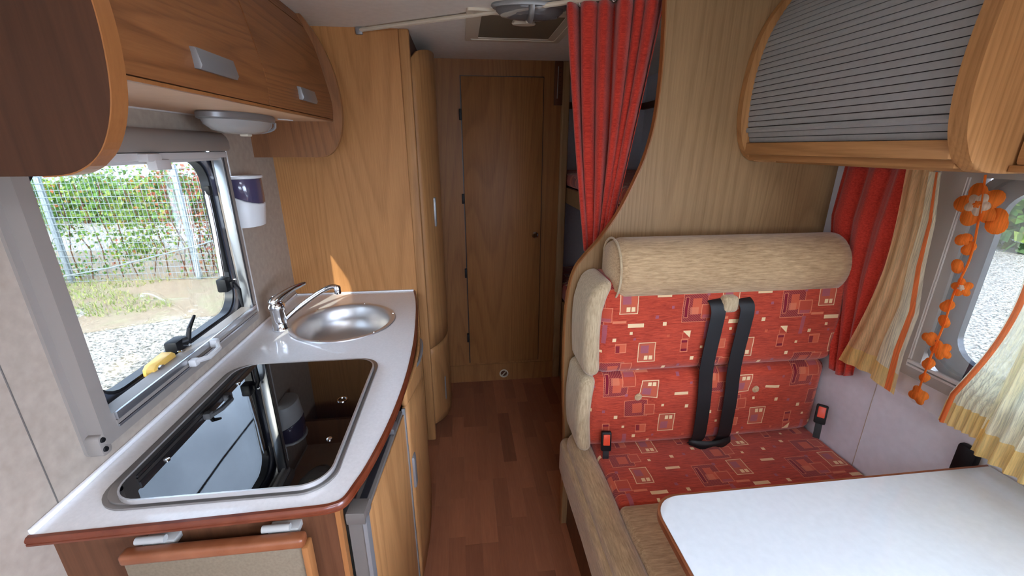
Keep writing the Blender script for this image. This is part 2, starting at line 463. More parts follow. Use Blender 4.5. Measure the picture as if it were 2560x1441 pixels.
# ---------------------------------------------------------------- structure
def struct(name, bm, mat, **k):
    return obj(name, bm, mat, kind='structure', **k)

fl = struct('floor', box(NB(), XL, XR, YF, YB+.02, -.03, -.004), M['floor_gap'])
pitch = .066; nstrip = 0
lens_ = [.20, .27, .34, .41]; meshes = {}
for L in lens_:
    b = box(NB(), -pitch/2+.0001, pitch/2-.0001, 0, L-.0002, -.004, 0)
    me = bpy.data.meshes.new('floor_plank'); b.to_mesh(me); b.free(); me.materials.append(M['floor']); meshes[L] = me
x = -.30
while x < .64:
    y = .62-R.random()*.25
    while y < 2.54:
        L = R.choice(lens_)
        o = bpy.data.objects.new('floor_plank', meshes[L]); COL.objects.link(o); o.parent = fl; o.location = (x+pitch/2, y, 0)
        y += L
    x += pitch
b = NB()
box(b, XL, -.301, YF, YB, -.004, -.0005); box(b, x+.001, XR, YF, YB, -.004, -.0005); box(b, -.30, x, YF, .36, -.004, -.0005)
obj('floor_border', b, M['floor'], fl, kind='stuff')

def wall_with_hole(name, x0, x1, y0, y1, z0, z1, holes, mat):
    """side wall along y with rectangular openings (y0,y1,z0,z1)"""
    b = NB(); ys = y0
    for (a, c, d, e) in sorted(holes):
        box(b, x0, x1, ys, a, z0, z1); box(b, x0, x1, a, c, z0, d); box(b, x0, x1, a, c, e, z1); ys = c
    box(b, x0, x1, ys, y1, z0, z1)
    return struct(name, b, mat)
WL = wall_with_hole('wall_left', XL-.035, XL, YF, YB, 0, ZC, [(.835, 1.57, .92, 1.50)], M['vinyl'])
WR = wall_with_hole('wall_right', XR, XR+.035, YF, YB, 0, ZC, [(.24, .925, .92, 1.46), (-2.0, -.12, .92, 1.62)], M['vinyl_cool'])
# seams of the wall lining
obj('wall_seam', box(NB(), XL-.0005, XL+.0012, .722, .7245, ZK+.01, 1.46, .0004, 1), M['fridge'], WL)
obj('wall_seam', box(NB(), XR-.0012, XR+.0005, 1.014, 1.016, 0, .90, .0004, 1), M['vinyl'], WR)
b = NB(); box(b, XL-.035, .575, YR, YR+.03, 0, ZC); WRE = struct('wall_rear', b, M['rear_z'])
obj('skirting', box(NB(), -.24, .575, YR-.004, YR+.001, 0, .125), M['rear_z'], WRE)
b = NB(); box(b, .572, .618, YR-.012, YR+.032, 0, ZC, .010, 3); struct('trim_1', b, M['pale_z'])
b = NB(); box(b, .575, XR+.035, YB, YB+.03, 0, ZC); box(b, .575, .600, YR+.03, YB, 0, ZC); struct('wall_back', b, M['vinyl_cool'])
b = NB()
box(b, XL-.035, XR+.035, YF-.03, YF, 0, 1.10); box(b, XL-.035, XR+.035, YF-.03, YF, 1.55, ZC)
box(b, XL-.035, -.35, YF-.03, YF, 1.10, 1.55); box(b, .85, XR+.035, YF-.03, YF, 1.10, 1.55)
struct('wall_front', b, M['vinyl'])
b = NB()     # ceiling with an unseen rooflight opening added for light over the cab end
box(b, XL-.035, XR+.035, YF-.03, -1.2, ZC, ZC+.03); box(b, XL-.035, XR+.035, -.5, YB+.03, ZC, ZC+.03)
box(b, XL-.035, -.15, -1.2, -.5, ZC, ZC+.03); box(b, .65, XR+.035, -1.2, -.5, ZC, ZC+.03)
struct('ceiling', b, M['ceiling'])
struct('trim_2', box(NB(), XL, XL+.006, .675, 1.78, 1.588, 1.604, .002), M['frame_pale'])   # strip where cupboard meets wall
portal(XL-.05, 1.22, 1.21, 0, radians(-90), 0, .6, .72); portal(XR+.05, .58, 1.19, 0, radians(90), 0, .6, .72)
portal(.25, YF-.05, 1.325, radians(90), 0, 0, 1.2, .45)
t = NT('opal acrylic'); t.t.nodes.remove(t.bs); tl_ = t.n('BsdfTranslucent'); tl_.inputs[0].default_value = (.9, .9, .9, 1)
t.l(tl_.outputs[0], t.out.inputs[0]); M['opal'] = t.m
RL = thing('added_rooflight', 'unseen opal rooflight dome added over the front of the cabin for soft light', 'rooflight', (.25, -.85, ZC)); RL['kind'] = 'structure'  # out of view, added to bring soft top light into the room
obj('dome', box(NB(), -.16, .66, -1.21, -.49, ZC+.032, ZC+.036), M['opal'], RL)
portal(XR+.05, -1.06, 1.27, 0, radians(90), 0, .70, 1.88)

# ---- kitchen window (left)
W1 = thing('window_1', 'grey framed kitchen window with rounded black seal looking out on the wire fence', 'window', (XL, 1.2, .93))
W1['kind'] = 'structure'
n = 7
fo = rrect(.815, 1.512, .915, 1.535, .012, n); fi = rrect(.846, 1.484, .972, 1.492, .003, n)
obj('window_frame', frame(NB(), fo, fi, 'x', XL, -.742), M['frame_grey'], W1)
obj('frame_flange', frame(NB(), rrect(.800, 1.530, .898, 1.545, .015, n), rrect(.84, 1.49, .96, 1.49, .003, n), 'x', XL-.001, -.770), M['frame_grey'], W1)
b = prism(NB(), [(-.776, 1.489), (-.728, 1.489), (-.722, 1.496), (-.722, 1.516), (-.727, 1.530), (-.738, 1.542), (-.776, 1.546)], 'y', .815, 1.505, .002)
obj('blind_cassette', b, M['frame_grey'], W1)
b = NB(); box(b, -.745, -.729, .846, 1.49, 1.470, 1.487, .002); box(b, -.752, -.741, .846, 1.49, 1.462, 1.470, .001)
obj('blind_rail', b, M['frame_pale'], W1)
b = NB(); box(b, -.742, -.736, .852, 1.500, .955, .972, .001); box(b, -.742, -.738, .852, 1.500, .937, .943, .001)
obj('lower_rail', b, M['alu'], W1)
b = NB(); box(b, -.742, -.739, .850, 1.500, .944, .954); obj('rail_groove', b, M['frame_grey'], W1)
obj('rail_groove', box(NB(), -.7415, -.7385, .852, 1.500, .9425, .9445), M['rubber'], W1)
b = NB(); box(b, -.765, -.738, 1.474, 1.486, .972, 1.490, .001); obj('side_rail', b, M['alu'], W1)
obj('rail_groove', box(NB(), -.7375, -.736, 1.479, 1.482, .975, 1.488), M['rubber'], W1)
obj('reveal', frame(NB(), rrect(.836, 1.569, .921, 1.499, .002, n), rrect(.84, 1.562, .925, 1.495, .002, n), 'x', -.808, -.766), M['white'], W1)
obj('rubber_seal', frame(NB(), rrect(.842, 1.545, .922, 1.497, .10, n), rrect(.850, 1.537, .930, 1.490, .095, n), 'x', -.812, -.786), M['rubber'], W1)
sash = frame(NB(), rrect(.850, 1.537, .930, 1.490, .095, n), rrect(.888, 1.498, .962, 1.470, .075, n), 'x', -.815, -.796)
obj('sash', sash, M['seal'], W1)
obj('pane_edge', frame(NB(), rrect(.888, 1.498, .962, 1.470, .075, n), rrect(.895, 1.490, .969, 1.463, .07, n), 'x', -.826, -.800), M['rubber'], W1)
obj('pane', prism(NB(), rrect(.87, 1.51, .945, 1.478, .07, n), 'x', -.829, -.826), M['pane'], W1)
# stay arm and latches
b = NB(); tube(b, [(-.797, 1.462, 1.372), (-.795, 1.455, 1.24), (-.792, 1.436, 1.098)], .007, 10)
arm = obj('stay_arm', b, M['chrome'], W1)
b = NB(); box(b, -.804, -.790, 1.470, 1.482, 1.10, 1.38, .003); box(b, -.806, -.784, 1.455, 1.474, 1.355, 1.385, .004); obj('arm_track', b, M['black'], W1)
def latch(y, z, vertical):
    b = NB()
    if vertical:
        box(b, -.806, -.774, y-.024, y+.014, z-.02, z+.025, .006); box(b, -.786, -.764, y-.006, y+.020, z-.010, z+.012, .004)
        tube(b, [(-.768, y+.006, z+.003), (-.756, y+.010, z-.02), (-.752, y+.002, z-.045), (-.752, y+.004, z-.080)], [.009, .007, .006, .004], 8)
    else:
        box(b, -.810, -.776, y-.03, y+.022, z-.014, z+.02, .006)
        tube(b, [(-.795, y-.01, z+.008), (-.772, y+.012, z+.010)], .010, 10)
        tube(b, [(-.772, y+.012, z+.004), (-.766, y+.02, z+.04), (-.770, y+.06, z+.062)], [.007, .006, .004], 8)
    o = obj('latch', b, M['black'], W1)
    c = NB()
    for q in ((0, .014), (.004, -.012)):
        if vertical: lathe(c, [(0, -.760), (.004, -.761), (.0045, -.766)], y+.014+q[0], z+q[1], 10, 'x')
        else: box(c, -.782, -.768, y-.012+q[1]*1.4, y-.004+q[1]*1.4, z-.018, z-.004, .002)
    obj('screw', c, M['chrome'], o)
latch(1.437, 1.066, True); latch(1.158, .982, False)
b = NB()      # white pull of the blind
box(b, -.736, -.716, 1.092, 1.112, .945, .965, .004); box(b, -.736, -.716, 1.196, 1.216, .950, .974, .004)
tube(b, [(-.722, 1.10, .958), (-.704, 1.13, .954), (-.703, 1.18, .956), (-.722, 1.208, .962)], .007, 8)
obj('blind_handle', b, M['frame_pale'], W1)
b = NB(); box(b, -.735, -.708, 1.100, 1.150, 1.468, 1.486, .004); box(b, -.728, -.706, 1.120, 1.175, 1.448, 1.472, .003)
obj('blind_clip', b, M['frame_pale'], W1)
b = NB(); prism(b, rrect(.803, .828, .898, .945, .008, 4), 'x', -.772, -.745, .002)
br = obj('corner_bracket', b, M['frame_grey'], W1)
b = NB()
for z in (.912, .934): lathe(b, [(0, .003), (.005, .003), (.006, 0)], .812, z, 10, 'x', c=-.745)
obj('screw', b, M['black'], br)
b = NB(); prism(b, rrect(.855, .868, .985, 1.045, .005, 4), 'x', -.80, -.784, .002); obj('hinge_cover', b, M['dark_wood'], W1)

b = NB()
prism(b, [(1.022, .962), (1.028, .954), (1.104, .954), (1.111, .962), (1.108, .982), (1.098, .99), (1.035, .986), (1.024, .978)], 'x', -.798, -.770, .003)
tl = thing('window_lock', 'yellow plastic window lock block sitting on the sill seal of the kitchen window', 'lock', (-.785, 1.075, .953))
obj('lock_body', b, M['yellow'], tl)
b = NB(); lathe(b, [(0, .001), (.006, .001), (.0065, .004), (.011, .005), (.012, 0)], 1.045, .969, 14, 'x', c=-.770); obj('keyhole', b, M['chrome'], tl)

# ---- soap dispenser
sd = thing('soap_dispenser', 'white wall soap dispenser with a violet tank beside the kitchen window', 'dispenser', (XL, 1.60, 1.23))
def dshape(y0, y1, d, n=8):
    yc = (y0+y1)/2; h = (y1-y0)/2
    return [(XL, y0), (XL+d*.35, y0)]+[(XL+d*.35+d*.65*sin(pi*k/n/1)*1.0 if 0 else XL+d*.35+d*.65*sin(pi*k/n), yc-h*cos(pi*k/n)) for k in range(1, n)]+[(XL+d*.35, y1), (XL, y1)]
Y0, Y1 = 1.538, 1.672
obj('lid', prism(NB(), dshape(Y0-.003, Y1+.003, .085), 'z', 1.398, 1.408, .003), M['white'], sd)
t_ = NB(); prism(t_, dshape(Y0, Y1, .080), 'z', 1.312, 1.398, .003)
for v in t_.verts:
    if v.co.z < 1.33: v.co.z += .035*(1-(v.co.x-XL)/.08)
obj('tank', t_, M['tank'], sd)
t_ = NB(); prism(t_, dshape(Y0, Y1, .080), 'z', 1.235, 1.311, .004)
for v in t_.verts:
    if v.co.z > 1.29: v.co.z += .035*(1-(v.co.x-XL)/.08)
    if v.co.z < 1.26: v.co.x = XL+(v.co.x-XL)*.86
obj('spout_housing', t_, M['white'], sd)

# ---- upper kitchen cabinet
UC = thing('wall_cupboard', 'reddish wooden wall cupboard with two curved flap doors above the kitchen window', 'cabinet', (-.62, 1.2, 1.46))
prof = catmull([(-.555, 1.463), (-.512, 1.469), (-.474, 1.497), (-.447, 1.555), (-.437, 1.63), (-.440, 1.70), (-.456, 1.78), (-.487, 1.86), (-.535, 1.935), (-.545, 1.944)], 5)
gp = [(XL, 1.944), (XL, 1.463)]+prof
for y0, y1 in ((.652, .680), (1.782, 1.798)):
    g = obj('gable', prism(NB(), gp, 'y', y0, y1), M['gable_shade_z' if y0 < 1 else 'red_z'], UC)
    e = NB(); ib = [(p[0]+.0018, p[1]-(.0015 if i < 8 else 0)) for i, p in enumerate(prof)]
    for i in range(len(prof)-1):
        a, c = prof[i], prof[i+1]; a2, c2 = ib[i], ib[i+1]
        prism(e, [a, c, c2, a2], 'y', y0-.0006, y1+.0006)
    obj('edge_band', e, M['edge'], g)
dp = catmull([(-.470, 1.600), (-.468, 1.66), (-.486, 1.756), (-.506, 1.842), (-.531, 1.900)], 4)
def door_slab(y0, y1, mat, name, pr):
    outer = pr; inner = [(p[0]-.016, p[1]) for p in pr[::-1]]
    return obj(name, prism(NB(), outer+inner, 'y', y0, y1, .0015, 1), mat, UC)
def handle(parent, y0, y1, z, x, tilt=0):
    b = prism(NB(), [(x-.004, z-.017), (x+.012, z-.019), (x+.016, z-.012), (x+.010+tilt, z+.017), (x-.004, z+.019)], 'y', y0, y1, .0015)
    return obj('handle', b, M['silver'], parent)
d1 = door_slab(.684, 1.2125, M['red_y'], 'door', dp); handle(d1, .905, 1.040, 1.652, -.469)
d2 = door_slab(1.2185, 1.778, M['red_y'], 'door', dp); handle(d2, 1.43, 1.56, 1.652, -.469)
obj('dark_backing', prism(NB(), [(p[0]-.017, p[1]) for p in dp]+[(p[0]-.022, p[1]) for p in dp[::-1]], 'y', .682, 1.78), M['rubber'], UC)  # black sheet behind the doors, paints the shade in the gap between them
obj('top_panel', prism(NB(), [(-.533, 1.904), (-.553, 1.943), (-.572, 1.943), (-.549, 1.904)], 'y', .680, 1.782), M['red_y'], UC)
obj('base_panel', box(NB(), XL, -.482, .680, 1.782, 1.592, 1.604), M['under'], UC)
obj('front_lip', box(NB(), -.482, -.472, .680, 1.782, 1.592, 1.5985, .001), M['edge'], UC)

# ---- lamp under the cupboard
UL = thing('cupboard_lamp', 'oval silver lamp with ribbed clear lens under the wall cupboard', 'lamp', (-.63, 1.45, 1.592))
cx, cy, ax, ay = -.650, 1.44, .075, .178
obj('base_rim', lathe(NB(), [(0, 0), (.97, 0), (1, -.004), (1, -.016), (.93, -.02), (0, -.02)], cx, cy, 40, 'z', ax, ay, 1.592), M['silver'], UL)
b = lathe(NB(), [(.92, -.018), (.88, -.032), (.72, -.046), (.45, -.054), (0, -.056)], cx, cy, 40, 'z', ax, ay, 1.592); obj('lens', b, M['lens'], UL)
b = NB(); tube(b, [(cx+ax*.80*cos(a), cy+.085+.018*cos(a), 1.5735-.030*sin(a)**.6) for a in [pi*k/12 for k in range(13)]], .0045, 6)
obj('divider', b, M['silver'], UL)
b = NB(); box(b, cx-.012, cx+.012, cy+.01, cy+.04, 1.531, 1.540, .003); obj('switch', b, M['white_warm'], UL)
b = NB(); tube(b, [(-.60, 1.60, 1.589), (-.59, 1.64, 1.5895), (-.585, 1.69, 1.5895)], .0022, 6); obj('cable', b, M['white'], UL)

# ---- wardrobe (column) on the left rear
WD = thing('wardrobe', 'tall oak wardrobe beside the sink with curved doors facing the aisle', 'wardrobe', (-.5, 2.2, 0))
obj('side_panel', box(NB(), XL, -.226, 1.950, 1.968, 0, ZC), wood('warm oak panel', (194, 138, 84), (140, 92, 50), 'z', rings=20), WD)
obj('corner_post', box(NB(), -.228, -.186, 1.944, 1.975, 0, ZC, .006, 3), M['oak_z'], WD)
def bulge(y):                 # plan of the curved doors
    s = (y-1.975)/(YR-1.975)
    return -.187+.082*sin(pi*min(1, s)**.8)+.04*max(0, s-.5)
def curved_door(name, z0, z1, round_top, round_bot):
    b = NB(); NY, NZ = 18, 12
    def f(u, v):
        y = 1.976+u*(YR-.004-1.976); zt = z1-(round_top*(1-sqrt(max(0, 1-(2*abs(u-.5))**3))) if round_top else 0)
        zb = z0+(round_bot*(u-.55)**2 if round_bot else 0)
        return (bulge(y), y, zb+(zt-zb)*v)
    sheet(b, f, 0, 1, 0, 1, NY, NZ)
    o = obj(name, b, M['oak_z'], WD)
    m = o.modifiers.new('t', 'SOLIDIFY'); m.thickness = .014; m.offset = -1
    return o
cd1 = curved_door('door', .53, 1.905, .06, .0); cd2 = curved_door('door', .05, .524, 0, .10)
b = NB(); box(b, -.146, -.124, 2.06, 2.10, 1.135, 1.275, .006); obj('handle', b, M['silver'], cd1)
b = NB(); box(b, -.146, -.124, 2.07, 2.11, .165, .31, .006); obj('handle', b, M['silver'], cd2)
obj('door_carcass', box(NB(), -.30, -.19, 1.97, YR, 0, ZC), M['dark_wood'], WD)

# ---- bathroom door in the rear wall
DR = thing('door_1', 'plain oak bathroom door with a small round chrome knob in the rear wall', 'door', (.24, YR, 0)); DR['kind'] = 'structure'
obj('door_leaf', box(NB(), .016, .466, YR-.020, YR-.002, .147, 1.860, .0025, 2), M['rear_z'], DR)
obj('door_gap_shade', box(NB(), .011, .471, YR-.0035, YR-.0005, .143, 1.865), M['rubber'], DR)  # black plate behind the leaf, paints the shaded gap round the door
kn = obj('door_handle', lathe(NB(), [(.013, 0), (.013, -.004), (.008, -.006), (.008, -.014), (.017, -.018), (.019, -.025), (.012, -.031), (0, -.031)], .428, .998, 24, 'y', c=YR-.020), M['chrome'], DR)
for z in (1.67, 1.215, .765, .33):
    obj('hinge', box(NB(), .001, .016, YR-.022, YR-.001, z-.028, z+.028, .002), M['black'], DR)
vt = thing('floor_vent', 'small round cream vent set low in the rear wall below the door', 'vent', (.24, YR-.004, .052))
obj('vent_ring', lathe(NB(), [(.028, 0), (.030, -.006), (.024, -.008), (.021, -.004), (.021, 0)], .238, .052, 28, 'y', c=YR-.004), M['white_warm'], vt)
obj('vent_disc', lathe(NB(), [(.020, -.001), (.018, -.003), (0, -.003)], .238, .052, 24, 'y', c=YR-.004), M['dark_wood'], vt)
b = prism(NB(), [(.224, .040), (.229, .037), (.252, .064), (.247, .067)], 'y', YR-.011, YR-.006); obj('vent_bar', b, M['white_warm'], vt)
tm = thing('wall_thermometer', 'narrow dark wooden thermometer board at the top of the rear wall', 'thermometer', (.55, YR, 1.72))
obj('board', box(NB(), .528, .572, YR-.016, YR-.001, 1.722, 1.942, .002), M['dark_wood'], tm)
obj('tube', tube(NB(), [(.543, YR-.019, 1.755), (.546, YR-.019, 1.915)], .0022, 8), M['lens'], tm)
b = NB()
for k in range(7): box(b, .553, .561, YR-.0175, YR-.0155, 1.775+k*.022, 1.7775+k*.022)
obj('scale_marks', b, M['black'], tm)

# ---- bunks behind the partition
def bunk(label, zb, zt, mt, loc):
    t = thing('bunk_bed', label, 'bed', loc)
    obj('bed_board', box(NB(), .620, .640, 1.42, YB-.005, zb, zt, .003), M['pale_z'], t)
    obj('bed_base', box(NB(), .640, XR, 1.42, YB-.005, zt-.05, zt-.02), M['dark_wood'], t)
    obj('mattress', cushion(NB(), .622, XR-.003, 1.43, YB-.02, zt+.001, mt, .035, 10), M['pat_seat'], t)
bunk('upper bunk with red patterned mattress behind the red curtain', 1.18, 1.272, 1.352, (.9, 2.2, 1.18))
bunk('lower bunk with red patterned mattress in the dark rear corner', .0, .545, .665, (.9, 2.2, 0))
LG = thing('wall_ledge', 'dark wooden ledge along the wall above the upper bunk', 'ledge', (XR, 2.2, 1.76))
obj('ledge_board', box(NB(), XR-.03, XR, 1.42, YB, 1.742, 1.782, .004), M['dark_wood'], LG)
obj('ledge_board', box(NB(), .62, XR-.03, YB-.03, YB, 1.742, 1.782, .004), M['dark_wood'], LG)

# ---- partition panel with the curved outline
edge = catmull([(.596, 1.944), (.606, 1.80), (.609, 1.69), (.604, 1.58), (.590, 1.50), (.567, 1.425), (.511, 1.299), (.450, 1.208), (.405, 1.155),
                (.373, 1.108), (.356, 1.044), (.346, .926), (.347, .75), (.352, .60), (.362, .422), (.364, 0)], 5)
PT = thing('partition_panel', 'pale oak partition with a sweeping curved edge behind the bench', 'partition', (.8, 1.35, 0))
obj('panel', prism(NB(), edge+[(XR, 0), (XR, 1.944)], 'y', 1.342, 1.362), M['pale_z'], PT)
e = NB()
for i in range(len(edge)-1):
    a, c = Vector(edge[i]), Vector(edge[i+1]); d = (c-a).normalized(); nn = Vector((d.y, -d.x))*-.004
    if nn.x > 0: nn = -nn
    prism(e, [tuple(a), tuple(c), tuple(c+nn), tuple(a+nn)], 'y', 1.3405, 1.3635)
obj('edge_band', e, M['edge'], PT)

# ---- red cabin curtain and its rail
CR_ = thing('curtain_rail', 'cream curtain rail running along the ceiling above the aisle', 'rail', (-.37, 1.94, 1.935))
d = Vector((.713, -.414, 0)); a0 = Vector((-.37, 1.942, 1.934)); a1 = a0+d*1.46
b = NB(); tube(b, [a0+(a1-a0)*k/8 for k in range(9)], .0075, 8); obj('rail_bar', b, M['white_warm'], CR_)
b = NB(); box(b, -.388, -.362, 1.936, 1.949, 1.918, 1.944, .003); obj('rail_bracket', b, M['silver'], CR_)
T0, T1 = Vector((.345, 1.522)), Vector((.618, 1.385))
B0, B1 = Vector((.440, 1.470)), Vector((.512, 1.425))
def cur(u, v):                 # v: 0 top, 1 at the tie
    w = v**1.15
    a = T0+(B0-T0)*w; c = T1+(B1-T1)*w
    uu = u+.010*sin(9*u+4*v)
    p = a+(c-a)*uu; nrm = Vector((-(c-a).y, (c-a).x)).normalized()
    amp = (.024+.012*sin(13*u+.7))*(1-.35*v)+.004*sin(pi*v)
    ph = 2*pi*6.5*u+1.6*sin(7.3*u+.4)+.8*sin(17*u)+.5*sin(3*v+4*u)
    s = sin(ph); s = s*(1.25-.25*s*s)
    off = amp*s+.006*sin(2*pi*3*u+2*v)
    side = .006*cos(ph)*(1 if u > .03 else 0)
    p = p+nrm*off+(c-a).normalized()*side
    z = 1.925-(1.925-1.150)*v-.01*sin(8*u)*v
    return (p.x, p.y, z)
CT = thing('cabin_curtain', 'bright red pleated curtain gathered and tied beside the partition', 'curtain', (.49, 1.45, 1.15))
thick(obj('cloth', sheet(NB(), cur, 0, 1, 0, 1, 150, 40), M['red_cloth'], CT, angle=80), .0012)
def tieb(u, v):
    a = 2*pi*u; cx_, cy_ = .49+.02*v, 1.44
    rx, ry = .058-.008*v, .036
    return (cx_+rx*cos(a), cy_+ry*sin(a), 1.168-.05*v+.022*cos(a))
thick(obj('tieback', sheet(NB(), tieb, 0, 1, 0, 1, 36, 4), M['red_cloth'], CT), .004)
for k in range(9):
    b = NB(); u = (k+.5)/9; p = T0+(T1-T0)*u
    tube(b, [(p.x+.005*cos(q), p.y, 1.929+.008*sin(q)) for q in [2*pi*j/10 for j in range(11)]], .0013, 5); obj('curtain_hook', b, M['white'], CT)

# ---- overhead locker with roller shutter (right)
rimp = catmull([(1.05, 1.455), (.965, 1.4545), (.918, 1.466), (.885, 1.512), (.870, 1.57), (.866, 1.63), (.870, 1.70), (.880, 1.765), (.903, 1.836), (.948, 1.906), (.985, 1.944)], 5)
RC = thing('shutter_locker', 'overhead locker with a grey roller shutter between two rounded oak gables', 'cabinet', (1.05, 1.0, 1.455))
gpr = [(XR, 1.944), (XR, 1.455)]+rimp
obj('gable', prism(NB(), gpr, 'y', 1.318, 1.341, .004, 3), M['oak_z'], RC)
obj('gable', prism(NB(), gpr, 'y', .690, .722, .006, 3), M['oak_z'], RC)
sp_ = catmull([(.912, 1.514), (.897, 1.56), (.892, 1.63), (.895, 1.70), (.906, 1.765), (.927, 1.83), (.968, 1.90), (1.01, 1.944)], 12)
# slats at equal steps along the arc
def walk(P, step):
    out = [Vector(P[0])]; acc = 0
    for a, c in zip(P, P[1:]):
        a, c = Vector(a), Vector(c); L = (c-a).length
        while acc+L >= step:
            a = a+(c-a).normalized()*(step-acc); out.append(a.copy()); L = (c-a).length; acc = 0
        acc += L
    return out
st = walk(sp_, .0158)
for i in range(len(st)-1):
    a, c = st[i], st[i+1]; d = (c-a).normalized(); nn = Vector((-d.y, d.x))
    if nn.x > 0: nn = -nn
    a2 = a+d*.0010; c2 = c-d*.0010; q = [a2, a2+nn*.0022, (a2+c2)/2+nn*.0034, c2+nn*.0022, c2, (a2+c2)/2-nn*.001]
    if i == 2: q = [a2, a2+nn*.008, (a2+c2)/2+nn*.010, c2+nn*.006, c2, (a2+c2)/2-nn*.001]
    obj('slat', prism(NB(), [tuple(v) for v in q], 'y', .722, 1.318), M['slat'], RC)
bk = [tuple(p) for p in st]; obj('shutter_back', prism(NB(), bk+[(p[0]+.004, p[1]) for p in bk[::-1]], 'y', .722, 1.318), M['rubber'], RC)
obj('bottom_rail', box(NB(), .897, .915, .722, 1.318, 1.478, 1.513, .003), M['oak_y'], RC)
obj('base_panel', box(NB(), .915, XR, .722, 1.318, 1.462, 1.478), M['oak_y'], RC)
obj('valance', box(NB(), 1.01, 1.03, .722, 1.318, 1.452, 1.464, .002), M['oak_y'], RC)

FC = thing('flap_locker', 'oak overhead locker nearest the camera on the right, cut by the picture edge', 'cabinet', (1.1, .3, 1.46))
fdp = [(.994, 1.470), (.992, 1.50), (.999, 1.613), (1.03, 1.75), (1.09, 1.90), (1.12, 1.944)]; fdp = catmull(fdp, 4)
obj('door', prism(NB(), fdp+[(p[0]+.018, p[1]) for p in fdp[::-1]], 'y', -.10, .684, .002, 1), M['oak_y'], FC)
obj('base_panel', box(NB(), .985, XR, -.10, .688, 1.457, 1.469, .002), M['oak_y'], FC)

# ---- kitchen worktop
ctr = catmull([(-.300, .668), (-.270, .671), (-.249, .683), (-.236, .720), (-.221, .776), (-.201, .897), (-.188, 1.036), (-.182, 1.19), (-.185, 1.393), (-.200, 1.62), (-.218, 1.80), (-.242, 1.944)], 5)
outl = [(XL, .658), (-.55, .662)]+ctr+[(XL, 1.944)]
WT = thing('worktop', 'pale speckled kitchen worktop with a curved reddish wooden edge', 'worktop', (-.5, 1.3, ZK-.028))
sc_, sr = (-.475, 1.593), .188
# top slab with real cut-outs for sink and hob: built as quads between outline and holes
def slab():
    t = bmesh.new()
    def loop(P): 
        vs = [t.verts.new((p[0], p[1], ZK)) for p in P]
        return [t.edges.new((vs[i], vs[(i+1) % len(vs)])) for i in range(len(vs))]
    E_ = loop(outl)
    E_ += loop([(sc_[0]+(sr-.008)*cos(2*pi*k/40), sc_[1]+(sr-.008)*sin(2*pi*k/40)) for k in range(40)])
    E_ += loop(rrect(-.690, -.300, .745, 1.225, .05, 5))
    bmesh.ops.triangle_fill(t, edges=E_, use_beauty=True, use_dissolve=False)
    r = bmesh.ops.extrude_face_region(t, geom=t.faces[:])
    bmesh.ops.translate(t, verts=[v for v in r['geom'] if isinstance(v, bmesh.types.BMVert)], vec=(0, 0, -.017))
    return t
obj('top', slab(), M['laminate'], WT)
e = NB(); eb = [(XL, .658), (-.55, .662)]+ctr
rows = []
for i, p in enumerate(eb):
    a = Vector(eb[max(i-1, 0)]); c = Vector(eb[min(i+1, len(eb)-1)]); d = (c-a).normalized(); nn = Vector((d.y, -d.x))
    rows.append([e.verts.new((p[0]+nn.x*o_, p[1]+nn.y*o_, z)) for o_, z in ((-.003, ZK+.0012), (.003, ZK+.0004), (.0065, ZK-.004), (.0065, ZK-.009), (.0045, ZK-.0105), (.0065, ZK-.012), (.006, ZK-.016), (.001, ZK-.019), (-.003, ZK-.019))])
for a, c in zip(rows, rows[1:]):
    for k in range(9): e.faces.new((a[k], a[(k+1) % 9], c[(k+1) % 9], c[k]))
e.faces.new(rows[0]); e.faces.new(rows[-1][::-1])
obj('front_lipping', e, M['edge_dark'], WT)
obj('back_strip', box(NB(), XL, XL+.008, .662, 1.944, ZK, ZK+.011, .002), M['laminate'], WT)
obj('back_strip', box(NB(), XL+.008, -.243, 1.938, 1.9495, ZK, ZK+.006, .002), M['laminate'], WT)

# ---- sink
SK = thing('round_sink', 'round stainless steel sink bowl set into the far end of the worktop', 'sink', (sc_[0], sc_[1], ZK))
obj('rim', lathe(NB(), [(sr+.008, .0005), (sr+.006, .004), (sr-.006, .0045), (sr-.012, .001), (sr-.018, -.008)], sc_[0], sc_[1], 56, 'z', c=ZK), M['steel'], SK)
bw = obj('bowl', lathe(NB(), [(sr-.016, -.004), (sr-.022, -.012), (sr-.027, -.05), (sr-.036, -.085), (sr-.062, -.108), (sr-.11, -.118), (.03, -.122), (.024, -.126)], sc_[0], sc_[1], 56, 'z', c=ZK), M['steel'], SK)
obj('drain', lathe(NB(), [(.030, -.121), (.026, -.1195), (.020, -.123), (0, -.124)], sc_[0], sc_[1], 24, 'z', c=ZK), M['chrome'], SK)
for k in range(6): 
    b = NB(); q = 2*pi*k/6+.3; lathe(b, [(.0035, .0045), (.003, .006), (0, .0065)], sc_[0]+cos(q)*(sr-.001), sc_[1]+sin(q)*(sr-.001), 8, 'z', c=ZK); obj('rivet', b, M['chrome'], SK)
